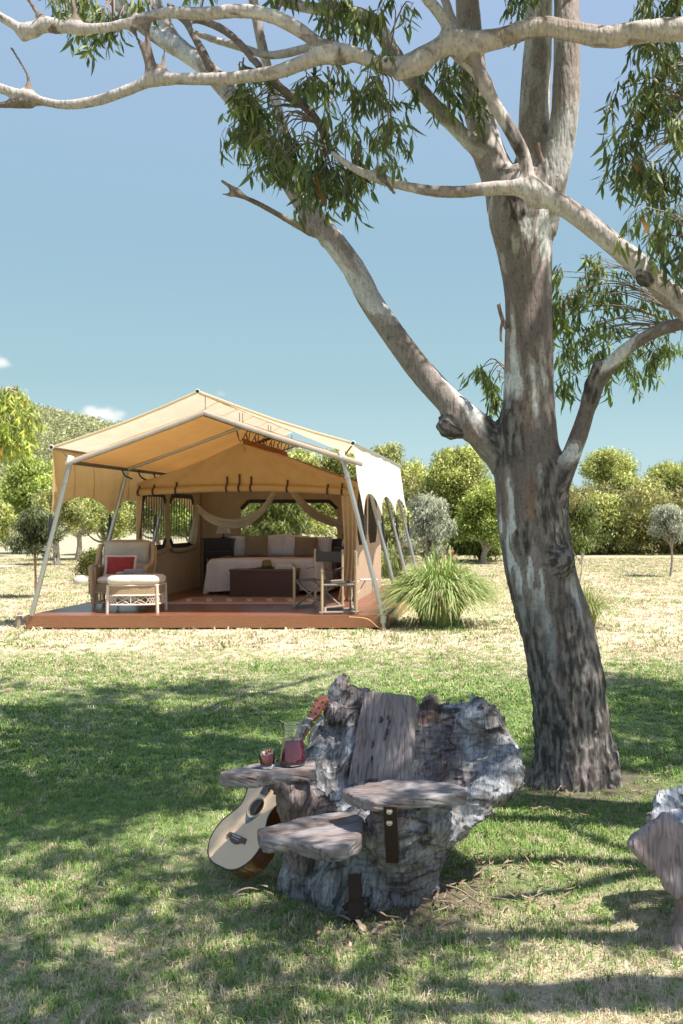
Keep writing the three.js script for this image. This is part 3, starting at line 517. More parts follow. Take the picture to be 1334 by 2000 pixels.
leafMasses(gum2, [
  [470, 185, 34, 30, 5.25, 7, 470, 150], [500, 215, 46, 36, 5.3, 12, 560, 180], [490, 265, 34, 40, 5.35, 11, 590, 210], [530, 300, 46, 38, 5.3, 14, 620, 240], [560, 345, 36, 28, 5.25, 10, 636, 290], [610, 345, 44, 34, 5.25, 14, 636, 300], [660, 365, 36, 32, 5.2, 12, 640, 300], [700, 350, 34, 34, 5.2, 9, 690, 320], [585, 290, 40, 30, 5.4, 6, 620, 240],
  [650, 190, 36, 46, 5.15, 9, 640, 120], [645, 260, 36, 36, 5.3, 4, 640, 130], [715, 200, 34, 40, 5.15, 9, 740, 140], [748, 250, 22, 44, 5.1, 8, 740, 140], [752, 310, 20, 34, 5.1, 6, 740, 150], [690, 250, 30, 30, 5.2, 3, 740, 150], [600, 200, 30, 30, 5.3, 4, 560, 150],
  [640, 60, 34, 40, 5.2, 9, 640, 100], [660, 20, 40, 30, 5.3, 8, 650, 60], [760, 40, 30, 26, 5.4, 3, 760, 110], [700, 55, 24, 36, 5.3, 4, 690, 100], [760, 110, 14, 30, 5.0, 2, 780, 120],
  [105, 10, 24, 18, 5.2, 4, 150, 50], [150, 25, 30, 28, 5.3, 8, 150, 50], [195, 35, 26, 30, 5.3, 7, 220, 50], [185, 85, 12, 22, 5.3, 4, 180, 60], [240, 45, 22, 24, 5.4, 4, 220, 50], [130, 65, 16, 14, 5.2, 2, 150, 50], [290, 20, 30, 16, 5.5, 3, 300, 30], [380, 5, 20, 20, 5.4, 3, 390, 30], [560, 5, 26, 14, 5.4, 3, 540, 30],
  [1022, 15, 26, 18, 5.6, 5, 1060, -10], [960, 180, 20, 10, 5.2, 0, 0, 0], [865, 175, 16, 26, 5.6, 3, 900, 110], [1275, 22, 40, 20, 5.5, 7, 1400, 0], [1315, 30, 20, 30, 5.5, 5, 1400, 0],
  [1262, 108, 30, 16, 5.4, 6, 1360, 70], [1310, 115, 28, 30, 5.5, 8, 1360, 80], [1270, 165, 30, 28, 5.4, 8, 1400, 160], [1310, 180, 30, 36, 5.5, 9, 1400, 160], [1215, 200, 18, 14, 5.4, 3, 1340, 200], [1245, 225, 26, 26, 5.4, 6, 1400, 200], [1285, 235, 34, 30, 5.4, 10, 1400, 210], [1235, 285, 22, 36, 5.4, 6, 1400, 260], [1225, 335, 20, 24, 5.35, 6, 1400, 260], [1265, 345, 28, 30, 5.35, 9, 1400, 270], [1300, 375, 26, 26, 5.35, 9, 1400, 280], [1260, 395, 24, 18, 5.35, 4, 1400, 280], [1325, 280, 14, 40, 5.4, 5, 1400, 260], [1235, 370, 18, 16, 5.35, 3, 1400, 280],
  [1272, 432, 20, 16, 4.7, 4, 1400, 500], [1310, 450, 26, 24, 4.7, 6, 1400, 500], [1310, 500, 28, 34, 4.7, 8, 1400, 500], [1326, 540, 14, 24, 4.7, 4, 1400, 500],
]);
leafMasses(gum, [
  [880, 195, 24, 26, 6.0, 5, 930, 200], [905, 165, 22, 26, 6.0, 6, 930, 170], [925, 195, 18, 22, 6.0, 4, 930, 200], [865, 225, 14, 26, 6.0, 2, 876, 236], [815, 215, 14, 14, 6.0, 1, 831, 187],
  [800, 40, 22, 24, 6.0, 2, 757, 82], [880, 120, 10, 12, 6.0, 1, 920, 150], [820, 150, 20, 14, 6.0, 2, 800, 140],
  [1105, 560, 20, 26, 6.7, 4, 1320, 600], [1150, 545, 26, 26, 6.7, 6, 1320, 600], [1190, 540, 24, 30, 6.7, 5, 1320, 600], [1225, 560, 14, 20, 6.7, 3, 1320, 600], [1130, 600, 40, 22, 6.7, 9, 1320, 610], [1185, 600, 36, 22, 6.7, 8, 1320, 610], [1250, 620, 24, 20, 6.7, 4, 1320, 620], [1100, 640, 22, 30, 6.7, 8, 1320, 630], [1165, 670, 40, 26, 6.7, 10, 1320, 640], [1105, 710, 20, 36, 6.7, 7, 1320, 640], [1098, 765, 14, 22, 6.7, 4, 1240, 690], [1170, 735, 22, 28, 6.7, 6, 1260, 660], [1210, 715, 26, 24, 6.7, 6, 1290, 655], [1265, 705, 26, 26, 6.7, 8, 1320, 650], [1310, 700, 22, 24, 6.7, 7, 1340, 650], [1250, 740, 16, 18, 6.7, 3, 1290, 655],
  [950, 760, 24, 24, 6.6, 6, 1000, 740], [965, 795, 16, 20, 6.6, 5, 1000, 750], [940, 740, 14, 10, 6.6, 2, 1000, 730],
], [[.14, .19, .06], [.30, .40, .09]]);
// the crowns above the picture: leaves that shade the lawn
{
  const r = rng(77), spots = [[], []], k = SUN.x / SUN.y, kz = SUN.z / SUN.y;
  const shade = (x, D) => {                      // how much of the lawn here lies under leaves
    const u = CX + x / D * F, left = Math.max(smooth(740, 480, u), smooth(900, 680, u) * smooth(5.4, 5.0, D), smooth(1180, 1080, u) * smooth(5.7, 6.1, D) * smooth(7.6, 7.0, D)), far = smooth(10.4, 9.3, D + .8 * noise(x * .6, 3, 1));
    return far * Math.max(left * (D > 6 ? .66 : .62), smooth(1000, 1180, u) * smooth(6.4, 7.2, D) * .75, smooth(1215, 1330, u) * smooth(5.0, 4.4, D) * .55, .05);
  };
  for (let q = 0; q < 4200; q++) {
    const D = Math.sqrt(3 + r() * 120), x = (-.62 + r() * .95) * D; if (D > 11) continue;
    const f = .75 * noise(x * .75, D * .95, 2.2) + .5 * noise(x * 1.9, D * 2.3, 7.1);
    if (.5 + .95 * f > shade(x, D) - .02 || shade(x, D) < .02) continue;
    for (let n = 0; n < 7; n++) {
      const h = (1.75 + .56 * D) / (1 + .56 * kz) + .25 + 1.6 * r() * r();
      const p = V(x + k * h + (r() - .5) * .5, h, -D + kz * h + (r() - .5) * .5);
      const v = CY - (p.y - .75 - EYE) / (-p.z + .35) * F; if (v > -40 || -p.z < 2.2) continue;
      spots[p.x > 1.2 ? 1 : 0].push([p, 1.2]);
    }
  }
  addSprays(gum, spots[0]); addSprays(gum2, spots[1]);
  // upper boughs that carry the leaves of the first tree
  const boughs = (root, list) => { const g = merged(list.map(([a, b, c, r0]) => tube(spline([a, b, c], 10), Array.from({ length: 11 }, (_, i) => r0 * (1 - i * .075)), 8))); g.translate(-root.position.x, 0, -root.position.z); part('upper_boughs', g, mat([.4, .34, .3], .85), root, { kind: 'stuff' }); };
  boughs(gum, [[V(-.2, 6.6, -6.4), V(-1.4, 7.6, -7.4), V(-3.2, 8.0, -9.2), .09], [V(-2.4, 5.2, -6.6), V(-3.0, 6.2, -7.2), V(-3.6, 7.4, -8.4), .07], [V(.3, 6.4, -6.3), V(.9, 7.5, -7.2), V(2.0, 8.2, -9.0), .08], [V(-2.9, 5.6, -6.6), V(-3.3, 5.9, -6.0), V(-3.2, 6.2, -5.0), .06]]);
  const limbTo = (x0, D0, x1, D1, h, r0, bend) => { const P = (x, D, y) => V(x + k * y, y, -D + kz * y); const a = P(x0, D0, h), b = P(x1, D1, h + .08), m = P(lerp(x0, x1, .5), lerp(D0, D1, .5) + bend, h + .02); return [V(2.25, 1.3, -4.95), P(1.75, D0 - .1, h * .72), a, m, b, r0]; };
  const crooked = [limbTo(.62, 4.75, -.34, 4.72, 4.2, .05, .06), limbTo(.62, 4.62, -.06, 4.30, 4.2, .042, -.05), limbTo(.55, 3.9, -.38, 3.86, 4.0, .05, .05), limbTo(.5, 3.52, -.30, 3.50, 4.2, .075, -.05), limbTo(1.0, 3.36, -.36, 3.32, 4.3, .06, .04), limbTo(.60, 4.95, .02, 5.5, 4.4, .036, .1), limbTo(.7, 4.2, .05, 4.05, 4.1, .03, -.08)];  // unseen boughs added to the second gum to streak the lawn with shadow
  { const g = merged(crooked.map(([z, a, b, c, d, r0]) => tube(spline([z, a, b, c, d], 16), Array.from({ length: 17 }, (_, i) => r0 * (1.75 - i * .062)), 8))); g.translate(-gum2.position.x, 0, -gum2.position.z); part('upper_boughs', g, mat([.4, .34, .3], .85), gum2, { kind: 'stuff' }); }
}

// ---------------------------------------------------------------- trees and shrubs of the paddock
const clumpRnd = rng(99);
function clumpGeo(n, len, wid, hang) {          // a ball of small leaves, radius 1
  const r = clumpRnd, pos = [], col = [], nor = [], idx = [];
  for (let k = 0; k < n; k++) {
    const z = r() * 2 - 1, a = r() * 6.28, d = .35 + .65 * Math.sqrt(r()), s = Math.sqrt(1 - z * z), c = V(Math.cos(a) * s * d, z * d * .8, Math.sin(a) * s * d);
    const dir = V(r() - .5, (r() - .5) * (1 - hang) - hang * .9 + .15 * (1 - hang), r() - .5).normalize(), side = V(r() - .5, r() - .5, r() - .5).cross(dir).normalize().multiplyScalar(wid * (.6 + .6 * r())), l = len * (.6 + .7 * r()), o = pos.length / 3, m = c.clone().addScaledVector(dir, l * .5), e = c.clone().addScaledVector(dir, l);
    for (const p of [c, m.clone().add(side), m.clone().sub(side), e]) pos.push(p.x, p.y, p.z);
    const un = c.clone().add(V(0, .55, 0)).addScaledVector(V(r() - .5, r() - .5, r() - .5), .9).normalize(); for (let q = 0; q < 4; q++) nor.push(un.x, un.y, un.z);
    const b = .65 + .6 * r(); for (let q = 0; q < 4; q++) col.push(b * (1 + .15 * z), b * (1 + .1 * z), b);
    idx.push(o, o + 1, o + 2, o + 1, o + 3, o + 2);
  }
  const g = new THREE.BufferGeometry(); g.setAttribute('position', new THREE.Float32BufferAttribute(pos, 3)); g.setAttribute('color', new THREE.Float32BufferAttribute(col, 3)); g.setAttribute('normal', new THREE.Float32BufferAttribute(nor, 3)); g.setIndex(idx); return g;
}
const clumps = [clumpGeo(120, .27, .055, 0), clumpGeo(110, .27, .065, .25), clumpGeo(90, .42, .05, .6)];
const farLeaf = mat([1, 1, 1], .7, { vertexColors: true, transmission: .55, thickness: 0, specularIntensity: .3 });
const trunkBark = mat([.30, .25, .215], .9);
const YELLOWGREEN = [[.64, .68, .22], [.46, .52, .15]], OLIVE = [[.62, .65, .24], [.45, .49, .18]], BRIGHT = [[.60, .71, .19], [.45, .56, .14]], SILVER = [[.66, .70, .55], [.46, .50, .36]], DARK = [[.44, .54, .14], [.28, .36, .09]];
// o: u, base distance, top v, half width in pixels, tints, clump size, lobes, seed, bare trunk share
function paddockTree(name, label, o) {
  const r = rng(o.seed), D = o.D, px = D / F, x = (o.u - CX) * px, top = EYE + (CY - o.top) * px - (o.y0 ?? 0), W = o.w * px, root = thing(name, label, o.cat ?? 'tree', [x, o.y0 ?? 0, -D]);
  const bare = (o.bare ?? .22) * top, hgt = top - bare, cs = o.clump ?? .42, lobes = [], nl = Math.round((o.lobes ?? 9) * 1.9);
  for (let i = 0; i < nl; i++) {
    const a = i * 2.4 + r(), t = o.cone ? (i + .5) / nl : .12 + .88 * Math.sqrt((i + r()) / nl), rad = W * 1.12 * (o.flat ? (.35 + .65 * t) : Math.sin(Math.min(1, .25 + t * .9) * Math.PI * .86)) * (.35 + .65 * r());
    lobes.push({ c: V(Math.cos(a) * rad * .75, bare + hgt * t * .86, Math.sin(a) * rad * .75), r: Math.max(W * (.17 + .2 * r()), cs * 1.1), ry: hgt * (o.flat ? .06 : .055 + .06 * r()) });
  }
  lobes.push({ c: V(W * (r() - .5) * .5, bare + hgt * .86, 0), r: W * .3, ry: hgt * .08 }, { c: V(0, bare + hgt * .45, 0), r: W * .4, ry: hgt * .2, few: .8 });
  for (let i = 0; i < 7; i++) { const a = r() * 6.28, t = .35 + .65 * r(), q = W * (.55 + .5 * r()) * (o.flat ? 1 : Math.sin(Math.min(1, .3 + t * .85) * Math.PI * .9) + .1); lobes.push({ c: V(Math.cos(a) * q, bare + hgt * Math.min(.98, t), Math.sin(a) * q), r: W * (.10 + .12 * r()), ry: hgt * .06, few: .4 }); }
  const tt = [V(0, -.15, 0), V((r() - .5) * .3 * W, bare * .6, 0), V((r() - .5) * .3 * W, bare + hgt * .35, (r() - .5) * .3 * W), V(0, bare + hgt * .8, 0)], r0 = o.trunk ?? .035 * top + .03;
  part('trunk', tube(spline(tt, 10), Array.from({ length: 11 }, (_, i) => r0 * (1.1 - i * .085)), 8), o.bark ?? trunkBark, root);
  const limb = lobes.slice(0, 7).map(l => { const b = tt[1].clone().lerp(tt[2], .2 + .7 * r()); return tube(spline([b, b.clone().lerp(l.c, .5).add(V(0, -.06 * hgt, 0)), l.c], 6), Array.from({ length: 7 }, (_, i) => r0 * (.5 - .06 * i)), 6); });
  part('limbs', limb, o.bark ?? trunkBark, root, { kind: 'stuff' });
  const n = Math.round((o.n ?? 26) * .5), mats = [], cols = [], M = new THREE.Matrix4();
  for (const l of lobes) for (let k = 0; k < n * (l.few ?? 1); k++) {
    const z = r() * 1.4 - .4, a = r() * 6.28, s = Math.sqrt(Math.max(0, 1 - z * z)), d = r() < .14 ? 1 + .55 * r() : .55 + .5 * r(), c = cs * (d > 1.1 ? .4 + .3 * r() : .5 + .75 * r());
    const p = V(l.c.x + Math.cos(a) * s * l.r * d, l.c.y + z * l.ry * d * 1.25, l.c.z + Math.sin(a) * s * l.r * d); if (p.y < .12) continue;
    mats.push(M.compose(p, new THREE.Quaternion().setFromEuler(new THREE.Euler((r() - .5) * .6, r() * 6.28, (r() - .5) * .6)), V(c, c * (.8 + .4 * r()), c)).clone());
    const q = mix3(o.tint[0], o.tint[1], clamp(r() * .75 + .3 * noise(p.x * .8, p.y * .8, p.z * .8))), b = .8 + .4 * r(), rust = o.rust && r() < o.rust; cols.push(rust ? [.42 * b, .16 * b, .07 * b] : q.map(v => v * b));
  }
  const im = new THREE.InstancedMesh(clumps[o.kind ?? 0], farLeaf, mats.length), c = new THREE.Color(); mats.forEach((m, k) => { im.setMatrixAt(k, m); im.setColorAt(k, c.setRGB(...cols[k])); });
  part('crown', im, farLeaf, root, { kind: 'stuff' });
  return root;
}
const pt = (name, label, u, D, top, w, tint, seed, extra = {}) => paddockTree(name, label, { u, D, top, w, tint, seed, ...extra });
// right of the tent
pt('bushy_tree', 'broad rounded yellow green tree between the tent and the big trunk', 893, 44, 876, 84, YELLOWGREEN, 1, { lobes: 14, n: 40, clump: .5, bare: .1 });
pt('bushy_tree', 'smaller yellow green tree left of the broad rounded one', 812, 47, 915, 62, YELLOWGREEN, 2, { lobes: 11, n: 36, clump: .5, bare: .05 });
pt('bushy_tree', 'olive tree whose top shows above the white valance', 752, 46, 882, 40, OLIVE, 3, { lobes: 9, n: 34, clump: .45, bare: .08 });
pt('dark_shrub', 'dark green shrub at the back edge of the lawn left of the trunk', 932, 37, 1015, 60, DARK, 4, { lobes: 9, n: 40, clump: .42, bare: .02, cat: 'shrub' });
pt('leafy_shrub', 'light yellow green shrub just left of the big trunk', 948, 35, 950, 52, BRIGHT, 5, { lobes: 10, n: 34, clump: .36, bare: .1, kind: 1, cat: 'shrub' });
pt('silver_gum', 'young silvery leaved gum behind the strappy grass clump', 836, 27, 966, 50, SILVER, 6, { lobes: 9, n: 20, clump: .26, kind: 2, bare: .2, rust: .03 });
pt('low_shrub', 'olive shrub behind the tent poles right of the tent', 762, 40, 985, 46, OLIVE, 7, { lobes: 8, n: 34, clump: .4, bare: .02, cat: 'shrub' });
pt('umbrella_tree', 'tall thin crowned tree standing above the tree line at right', 1190, 56, 882, 52, YELLOWGREEN, 8, { lobes: 9, n: 22, clump: .5, flat: true, bare: .52, trunk: .11 });
const row = [[1010, 46, 930, 70], [1085, 48, 950, 60], [1140, 47, 968, 55], [1180, 44, 975, 50], [1228, 50, 932, 50], [1262, 46, 945, 52], [1300, 51, 912, 46], [1338, 48, 908, 50], [1395, 49, 900, 60], [1460, 47, 905, 60]];
const rowSay = ['yellow green bushy tree hidden mostly by the big trunk', 'bushy tree between the trunk and its right limb', 'rounded olive tree below the tall thin crowned one', 'low rounded yellow tree under the tall thin crowned one', 'yellow green tree right of the tall thin crowned one', 'low dense olive tree behind the right hand sapling', 'high yellow green tree behind the silvery sapling', 'yellow green tree at the right end of the tree line', 'bushy tree beyond the right end of the tree line', 'last bushy tree beyond the right end of the tree line'];
row.forEach(([u, D, top, w], i) => pt('bushy_tree', rowSay[i], u, D, top, w, [YELLOWGREEN, OLIVE][i % 3 === 2 ? 1 : 0], 20 + i, { lobes: 11, n: 34, clump: .48, bare: .04, trunk: .16 }));
pt('leafy_sapling', 'bright leafed young gum with pale limbs beside the big trunk', 1128, 25, 985, 56, [[.24, .31, .06], [.16, .2, .05]], 40, { lobes: 8, n: 13, clump: .24, kind: 2, bare: .25, rust: .03, bark: mat([.55, .47, .4], .8), trunk: .035 });
pt('silver_sapling', 'slim silvery sapling standing alone in the paddock at right', 1308, 27.5, 986, 34, SILVER, 41, { lobes: 8, n: 18, clump: .22, kind: 2, bare: .44, rust: .08, trunk: .04 });
{ // undergrowth that closes the foot of the tree line
  const r = rng(207), im = new THREE.InstancedMesh(clumps[0], farLeaf, 2300), c = new THREE.Color();
  for (let k = 0; k < 2300; k++) { const u = 690 + r() * 830, D = 43 + 7 * r(), x = (u - CX) / F * D, top = 1.7 + 1.9 * (noise(x * .35, D * .2, 3) + .5), y = Math.max(.15, top * Math.pow(r(), .8)), s = .3 + .35 * r(); im.setMatrixAt(k, new THREE.Matrix4().compose(V(x, y, -D), new THREE.Quaternion().setFromEuler(new THREE.Euler(0, r() * 6.28, 0)), V(s, s, s))); const q = mix3(mix3([.30, .33, .10], [.46, .44, .14], r()), [.5, .42, .24], .4 * (r() < .3)), b = .7 + .5 * r(); im.setColorAt(k, c.setRGB(q[0] * b, q[1] * b, q[2] * b)); }
  im.name = 'undergrowth'; tag(im, 'tangled scrub along the foot of the tree line', 'scrub', null, 'stuff'); scene.add(im);
}
// left of the tent
pt('bright_tree', 'bright green rounded tree below the hill at left', 62, 45, 905, 74, BRIGHT, 50, { lobes: 13, n: 34, clump: .48, bare: .2 });
pt('bright_tree', 'yellow green tree at the left edge below the hill', -22, 42, 985, 50, YELLOWGREEN, 51, { lobes: 10, n: 30, clump: .42, bare: .25 });
pt('grey_trunked_tree', 'dark olive tree with bare grey trunk seen below the left valance', 112, 34, 960, 54, OLIVE, 52, { lobes: 9, n: 26, clump: .34, bare: .42, trunk: .13, bark: mat([.42, .36, .33], .9) });
pt('grey_trunked_tree', 'olive tree with leaning dark trunk behind the left tent pole', 150, 38, 950, 60, YELLOWGREEN, 53, { lobes: 10, n: 26, clump: .36, bare: .38, trunk: .12 });
pt('bushy_tree', 'yellow green tree between the two left tent poles', 205, 44, 958, 60, YELLOWGREEN, 54, { lobes: 11, n: 30, clump: .42, bare: .12 });
pt('bushy_tree', 'olive tree seen through the side windows of the tent', 300, 46, 950, 70, OLIVE, 55, { lobes: 11, n: 30, clump: .45, bare: .1 });
pt('bushy_tree', 'pale green tree seen through the side windows of the tent', 370, 40, 955, 60, BRIGHT, 56, { lobes: 11, n: 30, clump: .42, bare: .1 });
pt('drooping_sapling', 'grey green drooping sapling beside the front left tent pole', 70, 20.2, 996, 40, [[.24, .29, .12], [.14, .18, .07]], 57, { lobes: 8, n: 17, clump: .2, kind: 2, bare: .46, trunk: .028, bark: mat([.28, .17, .12], .9) });
pt('bright_shrub', 'small yellow green bush behind the wicker armchair', 188, 25.5, 1078, 26, [[.32, .34, .08], [.2, .23, .06]], 58, { lobes: 6, n: 16, clump: .2, kind: 1, bare: .02, cat: 'shrub', trunk: .02 });
// behind the tent
pt('weeping_tree', 'bright weeping gum just outside the back window of the tent', 545, 25.5, 952, 66, [[.26, .33, .05], [.16, .21, .04]], 60, { lobes: 10, n: 26, clump: .3, kind: 2, bare: .2 });
pt('bushy_tree', 'pale olive tree rising behind the roof of the tent', 575, 38, 880, 86, YELLOWGREEN, 61, { lobes: 13, n: 34, clump: .44, bare: .06 });
pt('bushy_tree', 'olive tree behind the right half of the tent roof', 668, 40, 888, 70, OLIVE, 62, { lobes: 12, n: 34, clump: .44, bare: .06 });
pt('bushy_tree', 'dense green tree behind the middle of the tent', 480, 42, 900, 70, OLIVE, 63, { lobes: 11, n: 30, clump: .44, bare: .06 });
// the weeping tree that reaches in at the left edge
{
  const root = thing('weeping_tree', 'drooping yellow green tree reaching in at the left edge above the saplings', 'tree', [-11.6, 0, -21.5]);
  part('trunk', tube(spline([V(0, -.1, 0), V(.2, 1.4, 0), V(.4, 2.8, 0), V(.9, 4.0, 0)], 10), Array.from({ length: 11 }, (_, i) => .16 - .011 * i), 8), trunkBark, root);
  const r = rng(61), spots = [], limbs = [];
  for (let k = 0; k < 640; k++) { const a = r() * 6.28, d = Math.sqrt(r()), z = r(); const p = at(-18 + Math.cos(a) * 84 * d * (.7 + .3 * Math.sin(z * 3.1)), 750 + z * 118, 21.5 + Math.sin(a) * 1.3 * d); spots.push([p, 1.75]); if (k % 16 === 0) limbs.push(tube(spline([V(.5, 3.2, 0), V(.7, 3.8, 0).lerp(p.clone().sub(root.position), .5).add(V(0, .3, 0)), p.clone().sub(root.position)], 6), Array.from({ length: 7 }, (_, i) => .05 - .006 * i), 5)); }
  addSprays(root, spots, [[.40, .48, .11], [.28, .37, .08]]);
  part('limbs', limbs, trunkBark, root, { kind: 'stuff' });
}
// ---------------------------------------------------------------- hills
{
  const ridge = (u) => u < 330 ? lerp(776, 800, smooth(-220, 20, u)) + 44 * smooth(20, 300, u) : lerp(844, 970, smooth(300, 880, u));
  const D0 = 105, D1 = 300;
  const hillAt = (x, D) => { const u = CX + x / D * F, top = EYE + (CY - ridge(CX + x / D1 * F)) / F * D1, t = smooth(D0, D1, D); return t * top * .985 + 3.2 * fbm(x * .03, D * .03, 6, 3) * t * (1 - .7 * t) - .5; };
  const g = sheet(70, 40, (i, j) => { const D = D0 - 10 + (D1 + 60 - D0) * j, x = -230 + 300 * i, dd = Math.min(D, 2 * D1 - D); return [x, hillAt(x * (dd / D) , dd), -D, x / 12, D / 12]; });
  const flip = g.index.array; void flip;
  part('hill', g, mat([.42, .44, .22], .95, { bumpMap: weaveMap, bumpScale: .0 }), scene, { kind: 'structure', label: 'wooded hill rising beyond the paddock at left' });  // distance haze is put into the pale hill colour
  const r = rng(31), mats = [[], []], cols = [[], []], c = new THREE.Color();
  for (let k = 0; k < 9500; k++) {
    const D = D0 + 10 + (D1 - D0) * Math.pow(r(), .75), u = -240 + r() * 1330; const x = (u - CX) / F * D; if (x > 40) continue;
    const f = fbm(x * .025, D * .025, 2, 2); if (f < -.25 + .5 * smooth(170, 110, D) && r() < .8) continue;
    const s = (.9 + 1.5 * r() * r()) * (.85 + .3 * D / D1), y = hillAt(x, D) + s * .62, i = k % 2;
    mats[i].push(new THREE.Matrix4().compose(V(x, y, -D), new THREE.Quaternion().setFromEuler(new THREE.Euler(0, r() * 6.28, 0)), V(s * 1.25, s, s * 1.25)));
    const q = mix3([.50, .52, .28], [.36, .40, .21], clamp(r() * .7 + f * .6)), b = .88 + .28 * r(); cols[i].push([q[0] * b, q[1] * b, q[2] * b]);  // forest tints lightened to stand in for haze
  }
  [0, 1].forEach(i => { const im = new THREE.InstancedMesh(clumps[i], farLeaf, mats[i].length); mats[i].forEach((m, k) => { im.setMatrixAt(k, m); im.setColorAt(k, c.setRGB(...cols[i][k])); }); im.name = numbered('hillside_forest'); tag(im, 'open forest covering the hill beyond the paddock', 'forest', null, 'stuff'); scene.add(im); });
}
// ---------------------------------------------------------------- strappy grass clumps
function strapClump(label, pos, rad, hgt, n, seed, tints, width, parent) {
  const root = thing('strappy_grass_clump', label, 'plant', pos), r = rng(seed), pos3 = [], col = [], idx = [];
  for (let k = 0; k < n; k++) {
    const a = r() * 6.28, f = Math.pow(r(), .46), reach = rad * (.10 + 1.12 * f) * (.85 + .3 * r()), up = hgt * (1.02 - .40 * f) * (.72 + .36 * r()), b0 = .30 * rad * Math.sqrt(r()), w = width * (.6 + .7 * r()), dx = Math.cos(a), dz = Math.sin(a), tw = (r() - .5) * .8, end = up * (1 - f * (.22 + .72 * r())), N = 7, o = pos3.length / 3;
    const cc = mix3(tints[0], tints[1], r()), brown = r() < .07, b = .75 + .5 * r();
    for (let i = 0; i <= N; i++) {
      const t = i / N, out = b0 + (reach - b0) * (t * t * .55 + t * .45), y = up * (1 - Math.pow(1 - t, 1.9)) * 1.0 - (up - Math.max(.05, end)) * Math.pow(t, 3.2), ww = w * (1 - Math.pow(t, 3)) * .5 + .0005, px = dx * out - dz * tw * t * t * reach * .4, pz = dz * out + dx * tw * t * t * reach * .4;
      pos3.push(px - dz * ww, y, pz + dx * ww, px, y - ww * .5, pz, px + dz * ww, y, pz - dx * ww);
      const q = brown ? [.42, .3, .14] : mix3(cc, [.46, .46, .22], .55 * smooth(.75, 1, t)); for (let m = 0; m < 3; m++) col.push(q[0] * b, q[1] * b, q[2] * b);
      if (i < N) for (let m = 0; m < 2; m++) { const s = o + i * 3 + m; idx.push(s, s + 1, s + 3, s + 1, s + 4, s + 3); }
    }
  }
  const g = new THREE.BufferGeometry(); g.setAttribute('position', new THREE.Float32BufferAttribute(pos3, 3)); g.setAttribute('color', new THREE.Float32BufferAttribute(col, 3)); g.setIndex(idx); g.computeVertexNormals();
  part('foliage', g, mat([1, 1, 1], .36, { vertexColors: true, transmission: .3, thickness: 0 }), root, { kind: 'stuff' });
  return root;
}
strapClump('big arching strappy grass clump beside the right corner of the deck', ground(858, 1222).setY(0).toArray(), .93, 1.24, 2300, 3, [[.30, .41, .09], [.48, .56, .22]], .022);
strapClump('smaller strappy grass clump half hidden behind the big trunk', ground(1138, 1226).toArray(), .62, .8, 380, 4, [[.27, .33, .09], [.40, .44, .16]], .014);
strapClump('low strappy clump growing behind the right tent poles', ground(765, 1128).toArray(), .9, 1.1, 260, 5, [[.3, .36, .1], [.46, .5, .2]], .03);

// ---------------------------------------------------------------- tent on its deck: x across, y up, t metres behind the deck front
const D0 = 14.66, Z = t => -(D0 + t), PX = (u, t = 0) => (u - CX) * (D0 + t) / F, PY = (v, t = 0) => EYE - (v - CY) * (D0 + t) / F, tp = (u, v, t) => [PX(u, t), PY(v, t), Z(t)];
const FLOOR = .206, DL = -7.015, DR = -1.73, RIDGE = -4.45;
const canvasWave = (x, y) => .012 * noise(x * 2.2, y * 2.2, 5) + .004 * noise(x * 8, y * 5, 9);
const cloth = (c, tr, extra = {}) => mat(c, .92, { map: cottonMap, transmission: tr, thickness: 0, specularIntensity: .2, bumpMap: cottonMap, bumpScale: .002, ...extra });
const M = {
  fly: cloth([.86, .75, .55], .58), valance: cloth([.86, .81, .70], .26), inner: cloth([.72, .43, .17], .52), wall: cloth([.56, .46, .34], .36), gable: cloth([.64, .45, .22], .25), hem: cloth([.50, .42, .35], .1), curtain: cloth([.66, .49, .30], .2),
  roomTop: cloth([.85, .74, .57], .6), outer: cloth([.56, .40, .28], .08), steel: mat([.50, .51, .49], .42, { metalness: .75, map: cottonMap }), darkSteel: mat([.13, .12, .11], .5, { metalness: .5 }), black: mat([.022, .021, .022], .7), strap: mat([.05, .03, .022], .8), net: cloth([.74, .66, .52], .3), white: mat([.8, .8, .78], .5),
  mesh: mat([.06, .055, .05], .9, { transparent: true, opacity: .80 }), clear: mat([.55, .52, .44], .3, { transparent: true, opacity: .20, roughness: .35 }), rope: mat([.10, .08, .07], .9),
  deckWood: mat([.28, .098, .052], .33, { map: woodMap, bumpMap: woodMap, bumpScale: .001, clearcoat: .35, clearcoatRoughness: .3 }), fasciaWood: mat([.35, .15, .07], .45, { map: woodMap, clearcoat: .2, clearcoatRoughness: .4 }),
};
